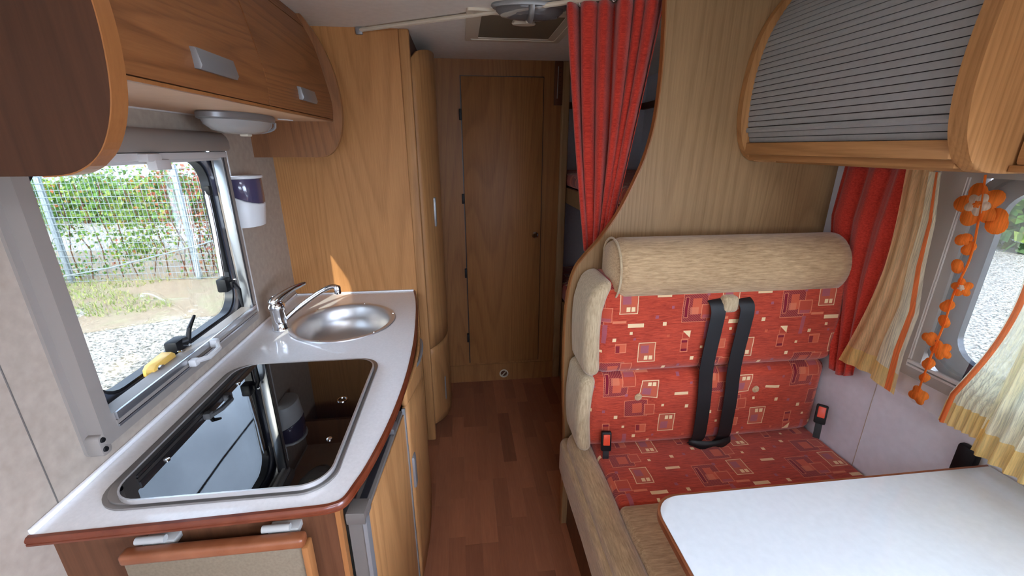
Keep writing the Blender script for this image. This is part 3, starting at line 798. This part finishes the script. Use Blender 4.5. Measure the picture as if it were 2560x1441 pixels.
# ---- tap
TP = thing('tap', 'chrome single lever tap behind the round sink', 'tap', (-.690, 1.545, ZK))
tx, ty = -.690, 1.545
obj('body', lathe(NB(), [(0, .001), (.029, .001), (.0285, .006), (.0255, .010), (.025, .075), (.028, .080), (.0285, .094), (.023, .104), (0, .107)], tx, ty, 28, 'z', c=ZK), M['chrome'], TP)
b = NB(); tube(b, catmull([(tx+.012, ty+.008, ZK+.030), (tx+.05, ty+.022, ZK+.062), (tx+.11, ty+.045, ZK+.104), (tx+.155, ty+.057, ZK+.130), (tx+.185, ty+.062, ZK+.140), (tx+.203, ty+.062, ZK+.136)], 5), .0095, 12)
sp1 = obj('spout', b, M['chrome'], TP)
obj('aerator', lathe(NB(), [(0, .138), (.010, .142), (.0125, .136), (.0125, .112), (.010, .110), (0, .111)], tx+.203, ty+.062, 18, 'z', c=ZK), M['chrome'], sp1)
b = NB(); tube(b, catmull([(tx-.012, ty-.002, ZK+.098), (tx+.002, ty+.01, ZK+.115), (tx+.035, ty+.05, ZK+.135), (tx+.075, ty+.10, ZK+.147)], 5), [.022, .0235, .024, .023, .0215, .020, .018, .016, .0145, .013, .012, .011, .010, .009, .008, .006], 12, .6)
obj('lever', b, M['chrome'], TP)

# ---- hob with glass lid
HB = thing('hob', 'black glass lidded gas hob with steel surround in the worktop', 'hob', (-.49, .98, ZK))
to = rrect(-.718, -.276, .700, 1.262, .065, 8)
obj('steel_surround', frame(NB(), to, rrect(-.700, -.290, .716, 1.245, .05, 8), 'z', ZK+.0005, ZK+.005), M['steel_dark'], HB)
tr_ = NB(); prism(tr_, rrect(-.710, -.284, .708, 1.254, .058, 8), 'z', ZK+.0008, ZK+.009, .002); obj('steel_tray', tr_, M['steel_dark'], HB)
gl_ = rrect(-.684, -.287, .708, 1.232, .055, 8)
obj('glass_lid', prism(NB(), gl_, 'z', ZK+.012, ZK+.018, .0008, 1), M['hob'], HB)
obj('lid_trim', frame(NB(), rrect(-.688, -.283, .704, 1.236, .060, 8), rrect(-.684, -.287, .708, 1.232, .055, 8), 'z', ZK+.009, ZK+.0185), M['steel'], HB)
for (qx, qy) in ((-.640, .815), (-.640, 1.12), (-.318, .845)):
    obj('lid_buffer', lathe(NB(), [(.006, .018), (.006, .020), (.004, .021), (0, .021)], qx, qy, 14, 'z', c=ZK), M['chrome'], HB)
obj('finger_ring', lathe(NB(), [(.0125, .018), (.0125, .020), (.010, .020), (.010, .0182)], -.330, 1.005, 24, 'z', c=ZK), M['chrome'], HB)

# ---- base cabinets
KB = thing('kitchen_base', 'oak kitchen base cabinet with bowed front below the worktop', 'cabinet', (-.5, 1.3, 0))
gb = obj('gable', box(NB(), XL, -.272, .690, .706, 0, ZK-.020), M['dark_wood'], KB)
obj('edge_band', box(NB(), -.272, -.262, .689, .7065, 0, ZK-.020), M['edge'], gb)
def fx(y):                        # bowed front plan
    pts = [(1.05, -.198), (1.15, -.184), (1.25, -.178), (1.35, -.178), (1.45, -.184), (1.6, -.203), (1.75, -.230), (1.90, -.264)]
    for (a, b_), (c, d_) in zip(pts, pts[1:]):
        if y <= c: 
            s = (y-a)/(c-a); return b_+(d_-b_)*s
    return pts[-1][1]
def seam(y): return .79-.13*max(0, min(1, (y-1.06)/.42))**1.6 if y < 1.48 else .66
def bowed(z0f, z1f, name, y0=1.082, y1=1.86):
    b = NB(); sheet(b, lambda u, v: (fx(y0+u*(y1-y0))-.006*(1-cos(pi*v))*0, y0+u*(y1-y0), z0f(y0+u*(y1-y0))+(z1f(y0+u*(y1-y0))-z0f(y0+u*(y1-y0)))*v), 0, 1, 0, 1, 24, 8)
    o = obj(name, b, M['oak_z'], KB); m = o.modifiers.new('t', 'SOLIDIFY'); m.thickness = .012; m.offset = 1; return o
dr_ = bowed(lambda y: seam(y)+.0015, lambda y: .832, 'drawer')
do_ = bowed(lambda y: .10+.9*max(0, y-1.25)**2, lambda y: seam(y)-.0015, 'door')
tb = NB(); tube(tb, catmull([(-.19, 1.47, .826), (-.168, 1.44, .826), (-.160, 1.36, .824), (-.166, 1.27, .822), (-.188, 1.23, .822)], 5), .0055, 8); obj('handle', tb, M['silver'], dr_)
b = NB(); box(b, -.196, -.172, 1.088, 1.122, .485, .60, .006); obj('handle', b, M['silver'], do_)
obj('dark_backing', box(NB(), -.283, -.276, 1.09, 1.94, .02, ZK-.020), M['dark_wood'], KB)
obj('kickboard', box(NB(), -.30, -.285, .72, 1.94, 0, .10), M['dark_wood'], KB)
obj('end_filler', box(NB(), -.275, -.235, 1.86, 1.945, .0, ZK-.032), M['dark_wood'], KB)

FR = thing('fridge', 'grey framed fridge with oak front, its door standing slightly open', 'fridge', (-.4, .88, .05))
obj('body', box(NB(), -.72, -.285, .712, 1.075, .06, ZK-.035, .004), M['fridge_pale'], FR)
# door leaf: hinged at the far side, swung out a little
pf = [(-.222, .703), (-.191, 1.072)]      # outer face line
a, c = Vector(pf[0]), Vector(pf[1]); d = (c-a).normalized(); nn = Vector((d.y, -d.x))
def leaf(s0, s1, t0, t1, z0, z1, bev=.002):
    L = (c-a).length; P = [a+d*L*s0+nn*t0, a+d*L*s1+nn*t0, a+d*L*s1+nn*t1, a+d*L*s0+nn*t1]
    return prism(NB(), [tuple(p) for p in P], 'z', z0, z1, bev)
fd = obj('door', leaf(0, 1, -.034, .0, .07, .782), M['fridge'], FR)
obj('front_panel', leaf(.05, .985, .0, .0035, .08, .772, .0008), M['oak_z'], fd)
obj('front_trim', frame(NB(), [(0, 0)]*1, [(0, 0)]*1, 'z', 0, 0) if 0 else leaf(.985, 1.005, -.002, .007, .07, .790, .001), M['silver'], fd)
obj('front_trim', leaf(-.006, .05, -.004, .004, .07, .782, .001), M['silver'], fd)
obj('top_bracket', leaf(-.02, .09, -.034, .004, .770, .800, .003), M['fridge'], fd)
obj('door_trough', leaf(.10, .9, -.024, -.008, .780, .7845, .001), M['rubber'], fd)
b = leaf(.70, .80, -.026, .002, .784, .800, .002); merge(b, leaf(.72, .78, -.034, -.020, .79, .812, .002)); obj('latch', b, M['alu'], fd)

# ---- hinged flap in front of the counter end
FP = thing('worktop_flap', 'folded down beige flap with wooden lipping hinged to the counter end', 'flap', (-.48, .65, .5))
obj('leaf', box(NB(), -.632, -.324, .646, .662, .36, .783, .002), M['beige_lam'], FP)
b = NB(); box(b, -.636, -.318, .640, .666, .783, .806, .007, 3); obj('top_lipping', b, M['edge_red'], FP)
obj('side_lipping', box(NB(), -.324, -.312, .640, .666, .36, .786, .003), M['edge'], FP)
for hx in (-.585, -.365):
    h = obj('hinge', box(NB(), hx-.026, hx+.030, .668, .692, .792, .806, .002), M['fridge_pale'], FP)
    obj('hinge_barrel', tube(NB(), [(hx-.034, .669, .811), (hx+.016, .669, .811)], .007, 12), M['fridge_pale'], h)

# ---- bench
BN = thing('bench_seat', 'two seat dinette bench in red patterned and beige cloth against the partition', 'bench', (.8, .95, 0))
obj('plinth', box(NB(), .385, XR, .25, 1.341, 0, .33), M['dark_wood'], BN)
def backfn(p):
    # slight crown and pull in at the buttons
    x, y, z = p
    if y < 1.20:
        y += .012*(abs((x-.82)/.43))**3
        for bx in (.566, .991):
            d2 = ((x-bx)**2+(z-.70)**2)/.0016; y += .016*math.exp(-d2)
    return (x, y, z)
obj('back_lower', cushion(NB(), .385, 1.252, 1.170, 1.338, .505, .793, .040, 26, backfn), M['pat_low'], BN)
obj('back_upper', cushion(NB(), .400, 1.256, 1.165, 1.338, .795, 1.115, .045, 22, lambda p: (p.x, p.y+.014*max(0, (p.z-.95)/.16)**2, p.z)), M['pat_back'], BN)
obj('back_side', cushion(NB(), .362, .414, 1.155, 1.340, .505, .796, .030, 10, lambda p: (p.x-.012*sin(pi*(p.z-.505)/.29), p.y, p.z)), M['beige_z'], BN)
obj('back_side', cushion(NB(), .368, .424, 1.155, 1.340, .796, 1.118, .030, 10, lambda p: (p.x-.008*sin(pi*(p.z-.796)/.32)+.03*max(0, (p.z-1.0)/.12)**2, p.y, p.z)), M['beige_z'], BN)
obj('seat_cushion', cushion(NB(), .428, 1.258, .935, 1.30, .36, .502, .020, 14), M['pat_seat'], BN)
def roll(p):
    return (p.x, p.y, p.z+.004*sin(20*p.y))
obj('seat_side', cushion(NB(), .350, .434, .30, 1.30, .35, .503, .042, 16, roll), M['beige_y'], BN)
obj('seat_front', cushion(NB(), .425, 1.255, .30, .940, .36, .503, .020, 14), M['beige'], BN)
obj('side_skirt', cushion(NB(), .333, .392, .28, 1.325, .30, .455, .030, 14, roll), M['beige_y'], BN)
for bx in (.566, .991):
    obj('button', lathe(NB(), [(0, -.010), (.008, -.008), (.013, -.002), (.012, .004)], bx, .70, 18, 'y', c=1.183), M['beige'], BN)
BO = thing('bolster', 'beige chenille bolster headrest along the top of the bench', 'cushion', (.83, 1.22, 1.04))
b = NB(); prof_ = []; NX = 26; x0, x1 = .452, 1.232
rings = []
for i in range(NX+1):
    x = x0+(x1-x0)*i/NX; e0 = min(1, (x-x0)/.02); e1 = min(1, (x1-x)/.035)
    s = min(1, .86+.14*sqrt(max(0, 1-(1-e0)**2)))*min(1, .55+.45*sqrt(max(0, 1-(1-e1)**2)))
    ring = []
    for k in range(32):
        q = 2*pi*k/32; ry, rz = .090*s, .099*s
        cyy = 1.235 + (.012 if 0 else 0)
        yy = cyy-ry*cos(q); zz = 1.137+rz*sin(q)
        if yy > 1.30: yy = 1.30+(yy-1.30)*.4
        ring.append(b.verts.new((x, yy, zz)))
    rings.append(ring)
for r0, r1 in zip(rings, rings[1:]):
    for k in range(32): b.faces.new((r0[k], r0[(k+1) % 32], r1[(k+1) % 32], r1[k]))
for rg_, sx in ((rings[0], -.012), (rings[-1], .012)):
    cc = b.verts.new((sum(v.co.x for v in rg_)/32+sx, sum(v.co.y for v in rg_)/32, 1.137))
    for k in range(32): b.faces.new((rg_[k], rg_[(k+1) % 32], cc))
obj('bolster_body', b, M['beige'], BO, angle=60)
pth = [(x0+.004, 1.235-.0895*cos(2*pi*k/36), 1.137+.0985*sin(2*pi*k/36)) for k in range(37)]
pth = [(p[0], min(p[1], 1.31), p[2]) for p in pth]
obj('piping', tube(NB(), pth, .0035, 6), M['beige_z'], BO)
obj('support_strap', cushion(NB(), .795, .850, 1.145, 1.30, 1.005, 1.06, .015, 5), M['beige_z'], BO)

def belt(label, xt, xb, grp='seat belts on the bench'):
    t = thing('seat_belt', label, 'seat belt', (xb, 1.16, .5), grp)
    path = [(xt-.012, 1.215, 1.06), (xt-.006, 1.165, 1.045), (xt, 1.150, 1.015), (xt-.004, 1.147, .95), (xt-.010, 1.148, .82), ((xt*.5+xb*.5), 1.152, .70), (xb, 1.150, .60), (xb-.002, 1.150, .545), (xb-.01, 1.160, .515)]
    path = catmull(path, 5); b = NB(); pr = []
    for i, p in enumerate(path):
        tw = .018*max(0, 1-i/10)
        pr.append([b.verts.new(q) for q in ((p[0]-.024, p[1]+tw, p[2]), (p[0]+.024, p[1]-tw*.4, p[2]), (p[0]+.024, p[1]-tw*.4-.0018, p[2]-.0005), (p[0]-.024, p[1]+tw-.0018, p[2]-.0005))])
    for q0, q1 in zip(pr, pr[1:]):
        for k in range(4): b.faces.new((q0[k], q0[(k+1) % 4], q1[(k+1) % 4], q1[k]))
    b.faces.new(pr[0]); b.faces.new(pr[-1][::-1])
    obj('webbing', b, M['webbing'], t, angle=50)
    return t
belt('left one of the two black belts down the bench back', .783, .787)
belt('right one of the two black belts down the bench back', .880, .880)
BL = thing('belt_loop', 'black webbing loop joining the two belts at the seat crease', 'seat belt', (.83, 1.15, .5))
b = NB(); pr = []
for k in range(13):
    x = .755+.155*k/12; yy = 1.150-.018*sin(pi*k/12)
    pr.append((b.verts.new((x, yy, .508+.006*cos(k))), b.verts.new((x, yy+.006, .532))))
for q0, q1 in zip(pr, pr[1:]): b.faces.new((q0[0], q0[1], q1[1], q1[0]))
thick(obj('webbing', b, M['webbing'], BL), .0015)
def buckle(name_label, x, y, z, rz, rx, grp=None):
    t = thing('belt_buckle', name_label, 'buckle', (x, y, z))
    Mx = Matrix.Translation((x, y, z)) @ Matrix.Rotation(rz, 4, 'Z') @ Matrix.Rotation(rx, 4, 'X')
    b = box(NB(), -.017, .017, -.009, .009, -.034, .034, .005); bmesh.ops.transform(b, matrix=Mx, verts=b.verts[:]); obj('housing', b, M['black'], t)
    b = box(NB(), -.011, .011, -.0115, -.007, -.012, .026, .002); bmesh.ops.transform(b, matrix=Mx, verts=b.verts[:]); obj('release_button', b, M['red_plastic'], t)
    b = box(NB(), -.010, .010, -.003, .003, -.085, -.028, .001); bmesh.ops.transform(b, matrix=Mx, verts=b.verts[:]); obj('strap', b, M['webbing'], t)
buckle('black buckle with red button at the aisle end of the bench', .452, 1.145, .562, radians(-8), radians(-12))
buckle('black buckle with red button by the side wall end of the bench', 1.222, 1.135, .612, radians(-42), radians(-25))
t = thing('wall_socket', 'small black socket cover on the side wall above the table corner', 'socket', (1.25, .745, .74))
obj('cover', box(NB(), 1.236, 1.259, .722, .765, .70, .785, .006), M['black'], t)

# ---- table
TB = thing('dinette_table', 'pale laminate dinette table with rounded corner and wooden edge', 'table', (.8, .3, 0))
def tpoly(g):
    r = .055+g
    P = [(1.250+g*.2, -.12), (1.250+g*.2, .700+g)]
    for k in range(9):
        q = pi/2+k/8*pi/2; P.append((.392+.055+r*cos(q), .645+r*sin(q)))
    P.append((.392-g, -.12)); return P
obj('tabletop', prism(NB(), tpoly(0), 'z', .747, .765, .0015, 2), M['table'], TB)
b = NB(); o1, i1 = tpoly(.006), tpoly(0)
ru = rrect(0, 1, 0, 1, .1, 2)
for k in range(1, len(o1)-1):
    P = [i1[k], i1[k+1], o1[k+1], o1[k]] if k+1 < len(o1) else None
    if P: prism(b, P, 'z', .749, .7635)
obj('edge_strip', b, M['edge_red'], TB)
obj('leg', tube(NB(), [(.80, .25, 0), (.80, .25, .747)], .028, 20), M['silver'], TB)

# ---- right window and its curtains
W2 = thing('window_2', 'dinette window with grey blind frame behind the curtains', 'window', (XR, .58, .92)); W2['kind'] = 'structure'
obj('window_frame', frame(NB(), rrect(.205, 1.000, .885, 1.452, .01, n), rrect(.265, .905, .932, 1.430, .003, n), 'x', XR-.022, XR+.001), M['frame_grey'], W2)
b = NB()
for y in (.9300, .9355): box(b, XR-.0245, XR-.0215, y-.0012, y+.0012, .935, 1.43)
obj('guide_line', b, M['white'], W2)
obj('lower_rail', box(NB(), XR-.030, XR-.020, .21, .934, .915, .934, .002), M['frame_pale'], W2)
obj('rail_groove', box(NB(), XR-.0305, XR-.0295, .21, .93, .922, .926), M['rubber'], W2)
obj('rubber_seal', frame(NB(), rrect(.245, .918, .924, 1.456, .09, n), rrect(.262, .900, .942, 1.44, .08, n), 'x', XR-.012, XR+.02), M['rubber'], W2)
obj('sash', frame(NB(), rrect(.262, .900, .942, 1.44, .08, n), rrect(.30, .862, .975, 1.41, .065, n), 'x', XR+.004, XR+.022), M['seal'], W2)
obj('pane', prism(NB(), rrect(.275, .885, .955, 1.43, .07, n), 'x', XR+.024, XR+.028), M['pane_dimmed'], W2)
t = thing('curtain_pole', 'thin white curtain track above the dinette window', 'rail', (1.225, .7, 1.451))
obj('track', box(NB(), 1.215, 1.235, .2, 1.315, 1.446, 1.4535, .001), M['frame_pale'], t)

RD = thing('window_curtain', 'dark red curtain hanging between the bench and the dinette window', 'curtain', (1.22, 1.17, .79))
def rc(u, v):
    yt = 1.292+(1.045-1.292)*u; bend = [1.292, 1.300, 1.262, 1.200, 1.160]
    k = v*4; i = min(3, int(k)); yl = bend[i]+(bend[i+1]-bend[i])*(k-i)
    rb = [1.045, 1.055, 1.07, 1.078, 1.07]; yr = rb[i]+(rb[i+1]-rb[i])*(k-i)
    y = yl+(yr-yl)*u
    x = 1.228+.010*sin(2*pi*3.2*u+1.0+.8*v)*(1-.2*v)+.002*sin(2*pi*7*u)
    z = 1.446-(1.446-.800+.022*sin(3*u+.3))*v
    return (x, y, z)
thick(obj('cloth', sheet(NB(), rc, 0, 1, 0, 1, 60, 24), M['red_cloth'], RD, angle=80), .0012)

VC = thing('voile_curtain', 'striped cream voile with orange ribbons and embroidered flowers over the dinette window', 'curtain', (1.20, .75, .83))
# knots along the top and along the bottom for each band of the cloth
def band(y0t, y1t, y0b, y1b, x0, n_f, amp, ztop, z0b, z1b, bow=0, ph=0):
    def f(u, v):
        w = v; yt = y0t+(y1t-y0t)*u; yb = y0b+(y1b-y0b)*u
        y = yt+(yb-yt)*w+bow*sin(pi*v)
        x = x0+amp*sin(2*pi*n_f*u+ph+.6*v)
        zb = z0b+(z1b-z0b)*u
        return (x, y, ztop+(zb-ztop)*v)
    return f
H = .90      # where the hem begins, as a share of the drop
def make_band(f, mat, hem=True, nu=40, nm='voile_panel', hm='hem'):
    obj(nm, sheet(NB(), f, 0, 1, 0, H if hem else 1, nu, 24), mat, VC, angle=80)
    if hem: obj(hm, sheet(NB(), f, 0, 1, H, 1, nu, 4), M['hem'], VC, angle=80)
fA = band(1.066, .992, 1.096, .992, 1.206, 2.5, .0035, 1.446, .838, .850, bow=0)
def fA(u, v, g=fA):
    x, y, z = g(u, v); return (x, y-(.030*sin(pi*v))*(1-u*.2)+(.03*max(0, v-.45))*(1-u), z)
make_band(fA, M['voile_beige'])
def fB(u, v):
    e = [1.000, .985, .985, .975, .990, .992]; k = v*5; i = min(4, int(k)); y0 = e[i]+(e[i+1]-e[i])*(k-i)
    w = .030+.046*v**1.2
    return (1.200+.003*sin(6*u+3*v), y0-w*u, 1.440-(1.440-.842+.012*u)*v)
make_band(fB, M['voile_cream'], nu=14)
def rib(f, u0, u1, dx=-.0015):
    g = lambda u, v: (f(u, v)[0]+dx, f(u, v)[1], f(u, v)[2])
    obj('orange_ribbon', sheet(NB(), g, u0, u1, 0.0, 1, 4, 30), M['ribbon'], VC, angle=80)
rib(fB, .62, .84)
fC = band(.972, .770, .925, .788, 1.198, 3.5, .003, 1.446, .850, .838, bow=-.01)
make_band(fC, M['organza'], hem=False, nm='organza_panel')
fD = band(.772, .66, .790, .695, 1.190, 6, .004, 1.446, .838, .845)
def fD(u, v, g=fD):
    x, y, z = g(u, v); return (x-.01*max(0, v-.7), y-.045*sin(pi*min(1, v*1.15)), z)
make_band(fD, M['voile_cream']); rib(fD, .02, .16)
fE = band(.670, .25, .705, .26, 1.178, 16, .008, 1.446, .815, .80)
make_band(fE, M['voile_cream'], nu=90)
def petals(y, z, r, np_, x=1.1905, mat='flower', rot=0, lab='flower'):
    b = NB()
    c = b.verts.new((x-.001, y, z)); N = np_*8; vs = []
    for k in range(N):
        q = 2*pi*k/N; rr = r*(.66+.34*abs(cos(np_*(q+rot)/2)))
        vs.append(b.verts.new((x+.0008*sin(3*q), y+rr*cos(q), z+rr*sin(q))))
    for k in range(N): b.faces.new((c, vs[k], vs[(k+1) % N]))
    return thick(obj(lab, b, M[mat], VC), .0008)
petals(.862, 1.372, .052, 5); petals(.862, 1.374, .027, 5, 1.188, 'flower_white', .5, 'flower_heart'); petals(.862, 1.374, .009, 6, 1.186, 'flower', 0, 'flower_centre')
petals(.818, 1.342, .030, 2, 1.1905, rot=1.9, lab='flower_leaf')
petals(.868, 1.290, .019, 2, rot=.4, lab='flower_leaf'); petals(.852, 1.272, .018, 2, rot=1.2, lab='flower_leaf')
petals(.862, 1.225, .018, 2, rot=2.0, lab='flower_leaf'); petals(.838, 1.178, .024, 5); petals(.838, 1.178, .008, 5, 1.188, 'flower_white', .5, 'flower_heart')
petals(.855, 1.125, .018, 2, rot=.9, lab='flower_leaf'); petals(.850, 1.085, .017, 2, rot=2.2, lab='flower_leaf')
petals(.868, 1.030, .020, 3); petals(.835, 1.012, .026, 5, rot=.3); petals(.852, .965, .018, 2, rot=1.1, lab='flower_leaf')
petals(.850, .925, .015, 2, rot=1.0, lab='flower_leaf'); petals(.850, .872, .026, 4, rot=.5)
b = NB(); tube(b, catmull([(1.190, .868, 1.44), (1.190, .850, 1.33), (1.190, .842, 1.25), (1.190, .850, 1.16), (1.190, .848, 1.08), (1.190, .852, .98), (1.190, .853, .88)], 6), .0065, 6, .3); obj('embroidered_stem', b, M['flower'], VC)

# ---- ceiling lamp and hatch
HT = thing('roof_hatch', 'cream framed roof hatch with brown blind in the rear ceiling', 'hatch', (.24, 1.86, ZC-.02))
obj('hatch_frame', frame(NB(), rrect(.038, .448, 1.648, 2.085, .012, 4), rrect(.062, .424, 1.672, 2.058, .008, 4), 'z', ZC-.009, ZC), M['white_warm'], HT)
obj('inner_frame', frame(NB(), rrect(.062, .424, 1.672, 2.058, .008, 4), rrect(.092, .394, 1.705, 2.040, .006, 4), 'z', ZC-.006, ZC), M['white_warm'], HT)
obj('blind', box(NB(), .090, .396, 1.70, 2.042, ZC-.003, ZC-.001), M['mesh'], HT)
obj('blind_grip', lathe(NB(), [(0, -.018), (.9, -.017), (1, -.012), (.9, -.003), (0, -.003)], .250, 1.775, 28, 'z', .045, .018, ZC), M['white_warm'], HT)
CL = thing('ceiling_lamp', 'oval silver ceiling lamp with two clear lenses in front of the roof hatch', 'lamp', (.235, 1.49, ZC))
obj('base', lathe(NB(), [(0, 0), (1, 0), (1.02, -.006), (.97, -.013), (0, -.013)], .245, 1.600, 44, 'z', .126, .052, ZC), M['silver'], CL)
for s in (-1, 1):
    b = NB(); lathe(b, [(.95, -.012), (.92, -.022), (.78, -.036), (.5, -.042), (0, -.044)], .245, 1.600, 44, 'z', .121, .048, ZC)
    bmesh.ops.bisect_plane(b, geom=b.verts[:]+b.edges[:]+b.faces[:], plane_co=(.245+s*.010, 0, 0), plane_no=(-s, 0, 0), clear_outer=True)
    obj('lens', b, M['smoke'], CL)
b = NB(); tube(b, [(.245, 1.600+.046*cos(q), ZC-.011-.034*sin(q)) for q in [pi*k/14 for k in range(15)]], .011, 8, .5); obj('centre_bridge', b, M['silver'], CL)
obj('switch', lathe(NB(), [(0, -.050), (.010, -.049), (.011, -.042)], .245, 1.625, 16, 'z', c=ZC), M['white_warm'], CL)

# ---------------------------------------------------------------- outside
GZ = -.55
gr = obj('gravel_yard', box(NB(), -30, 30, -12, 30, GZ-.1, GZ), M['gravel'], kind='structure')
b = NB()
N = 60
sheet(b, lambda u, v: (-16+u*14.5, 5.15+v*4.2+.28*sin(u*23)*(1-v), GZ+.004+.05*v+.02*sin(40*u)*sin(9*v)), 0, 1, 0, 1, N, 10)
struct('earth_bank', b, M['earth'])
b = NB(); P = []
for k in range(9000):
    y = 3.2+R.random()**.8*4.2; x = -.9-y*(.45+R.random()*.55); s = .006+R.random()*.010
    if R.random() < .3: s *= .7
    q = R.random()*pi; dx, dy = cos(q)*s, sin(q)*s
    t0 = b.verts.new((x, y, GZ+s*.9)); r_ = [b.verts.new((x+dx, y+dy, GZ)), b.verts.new((x-dy, y+dx, GZ)), b.verts.new((x-dx, y-dy, GZ)), b.verts.new((x+dy, y-dx, GZ))]
    for i in range(4): b.faces.new((t0, r_[i], r_[(i+1) % 4]))
obj('loose_stones', b, M['gravel'], kind='stuff', label='loose pale pebbles scattered on the yard outside the kitchen window', cat='pebbles')
t = NT('grass blades'); ge = t.n('NewGeometry')
t.set(Base_Color=t.ramp(ge.outputs['Random Per Island'], [(0, lin((96, 120, 52))), (.6, lin((140, 158, 84))), (1, lin((176, 164, 112)))]), Roughness=.7); M['grass'] = t.m
b = NB()
for k in range(5000):
    y = 5.5+R.random()*1.7; x = -.9-y*(.45+R.random()*.6)
    if sin(x*2.1+.7*sin(y*3))+.8*sin(y*4.2+x) < .25-.9*(y > 6.7): continue
    h = .02+R.random()*.05; q = R.random()*pi; w = .004+R.random()*.004; z = GZ+.02+.035*(y-5.15)/4.2
    b.faces.new([b.verts.new((x-w*cos(q), y-w*sin(q), z)), b.verts.new((x+w*cos(q), y+w*sin(q), z)), b.verts.new((x+R.gauss(0, .02), y+R.gauss(0, .02), z+h))])
obj('grass_tufts', b, M['grass'], kind='stuff', label='short patchy grass on the earth strip before the wire fence', cat='grass')
FN = thing('wire_fence', 'galvanised wire mesh fence at the far side of the gravel yard', 'fence', (-5, 7.1, GZ))
for px_ in (-8.2, -6.15, -4.28, -2.4):
    obj('fence_post', box(NB(), px_-.035, px_+.035, 7.10, 7.16, GZ, 1.25, .004), M['galv'], FN)
b = NB()
def bar(bm, x0, x1, z0, z1, y=7.085, r=.004):
    box(bm, x0-r, x1+r, y-r, y+r, z0-r, z1+r)
x = -8.3
while x < -2.3: bar(b, x, x, GZ+.04, 1.20, r=.0025); x += .062
z = GZ+.05
while z < 1.22: bar(b, -8.3, -2.3, z, z, 7.076, .0032); z += .10
obj('wire_mesh', b, M['galv'], FN, kind='stuff')
def vine(label, x0, x1, nleaf, mat, zt, seed):
    rr = random.Random(seed); t = thing('climbing_plant', label, 'plant', ((x0+x1)/2, 7.3, GZ), 'climbers on the fence')
    b = NB()
    cl = [(x0+rr.random()*(x1-x0), GZ+.1+rr.random()**1.1*(zt-GZ-.1), .12+rr.random()*.2) for _ in range(26)]
    for k in range(nleaf):
        cx_, cz_, cr = rr.choice(cl); x = cx_+rr.gauss(0, cr); z = cz_+rr.gauss(0, cr*.8); y = 7.2+rr.random()*.35
        if z < GZ+.02: z = GZ+.05+rr.random()*.2
        if z > zt+.1: z = zt-rr.random()*.2
        s = .018+rr.random()*.024
        q = Vector((rr.gauss(0, .6), -1, rr.gauss(.35, .5))).normalized(); a = q.orthogonal().normalized(); a.rotate(Matrix.Rotation(rr.random()*6.3, 3, q)); c = q.cross(a)
        p = Vector((x, y, z)); vs = [b.verts.new(p+a*s), b.verts.new(p+c*s*.6), b.verts.new(p-a*s), b.verts.new(p-c*s*.6)]
        b.faces.new(vs)
    obj('foliage', b, M[mat], t, kind='stuff')
    b = NB()
    for k in range(7):
        x = x0+(k+.5)/7*(x1-x0); tube(b, [(x, 7.3, GZ), (x+rr.gauss(0, .08), 7.3, GZ+.5), (x+rr.gauss(0, .15), 7.32, GZ+1.0), (x+rr.gauss(0, .2), 7.3, zt-.2)], .008, 5)
    obj('stems', b, M['dark_wood'], t)
vine('leafy green climber on the left fence panel', -8.2, -6.0, 2000, 'leaf', 1.15, 1)
vine('leafy green climber in the middle fence panel', -6.1, -4.5, 2300, 'leaf', 1.2, 2)
vine('reddish autumn climber by the right fence post', -4.6, -3.9, 900, 'leaf_red', 1.15, 3)
vine('green climber at the right end of the fence', -4.0, -2.3, 1300, 'leaf', .9, 4)
t = thing('pane_streak', 'pale slanting bar before the wire fence standing in for a window reflection', 'pane_streak', (-5, 6.9, 0))  # modelled bar in place of a faint reflection in the pane
obj('streak_bar', tube(NB(), [(-6.6, 6.95, -.46), (-5.4, 6.95, -.26), (-4.0, 6.95, .08), (-2.6, 6.95, .50)], .011, 6), M['galv'], t)
def hedge(label, x0, x1, y0, y1, h, nleaf, seed, size=.07):
    rr = random.Random(seed); t = thing('hedge', label, 'hedge', ((x0+x1)/2, (y0+y1)/2, GZ))
    b = NB()
    for k in range(nleaf):
        p = Vector((x0+rr.random()*(x1-x0), y0+rr.random()*(y1-y0), GZ+rr.random()**.8*h*(.85+.15*sin(rr.random()*9))))
        s = size*(.5+rr.random()); q = Vector((rr.gauss(0, 1), rr.gauss(0, 1), rr.gauss(.4, 1))).normalized(); a = q.orthogonal().normalized(); c = q.cross(a)
        b.faces.new([b.verts.new(p+a*s), b.verts.new(p+c*s*.6), b.verts.new(p-a*s), b.verts.new(p-c*s*.6)])
    obj('foliage', b, M['leaf'], t, kind='stuff')
    b = NB()
    for k in range(5): tube(b, [((x0+x1)/2, y0+(k+.5)/5*(y1-y0), GZ), ((x0+x1)/2, y0+(k+.5)/5*(y1-y0), GZ+h*.6)], .05, 6)
    obj('stems', b, M['dark_wood'], t)
hedge('distant green hedge beyond the yard on the dinette side', 11, 12.5, 1, 12, 1.9, 5000, 5, .14)
hedge('tall shrubs well behind the wire fence', -17, -4, 13, 15, 1.2, 4200, 6, .13)
t = thing('overhead_cable', 'thin black overhead cable crossing the sky, mirrored in the hob lid', 'cable', (-3.25, 6, 4.2))
obj('wire', tube(NB(), [(-3.1, -3, 4.3), (-3.2, 2, 4.2), (-3.26, 5, 4.15), (-3.28, 8, 4.2), (-3.3, 20, 4.5)], .014, 6), M['black'], t)
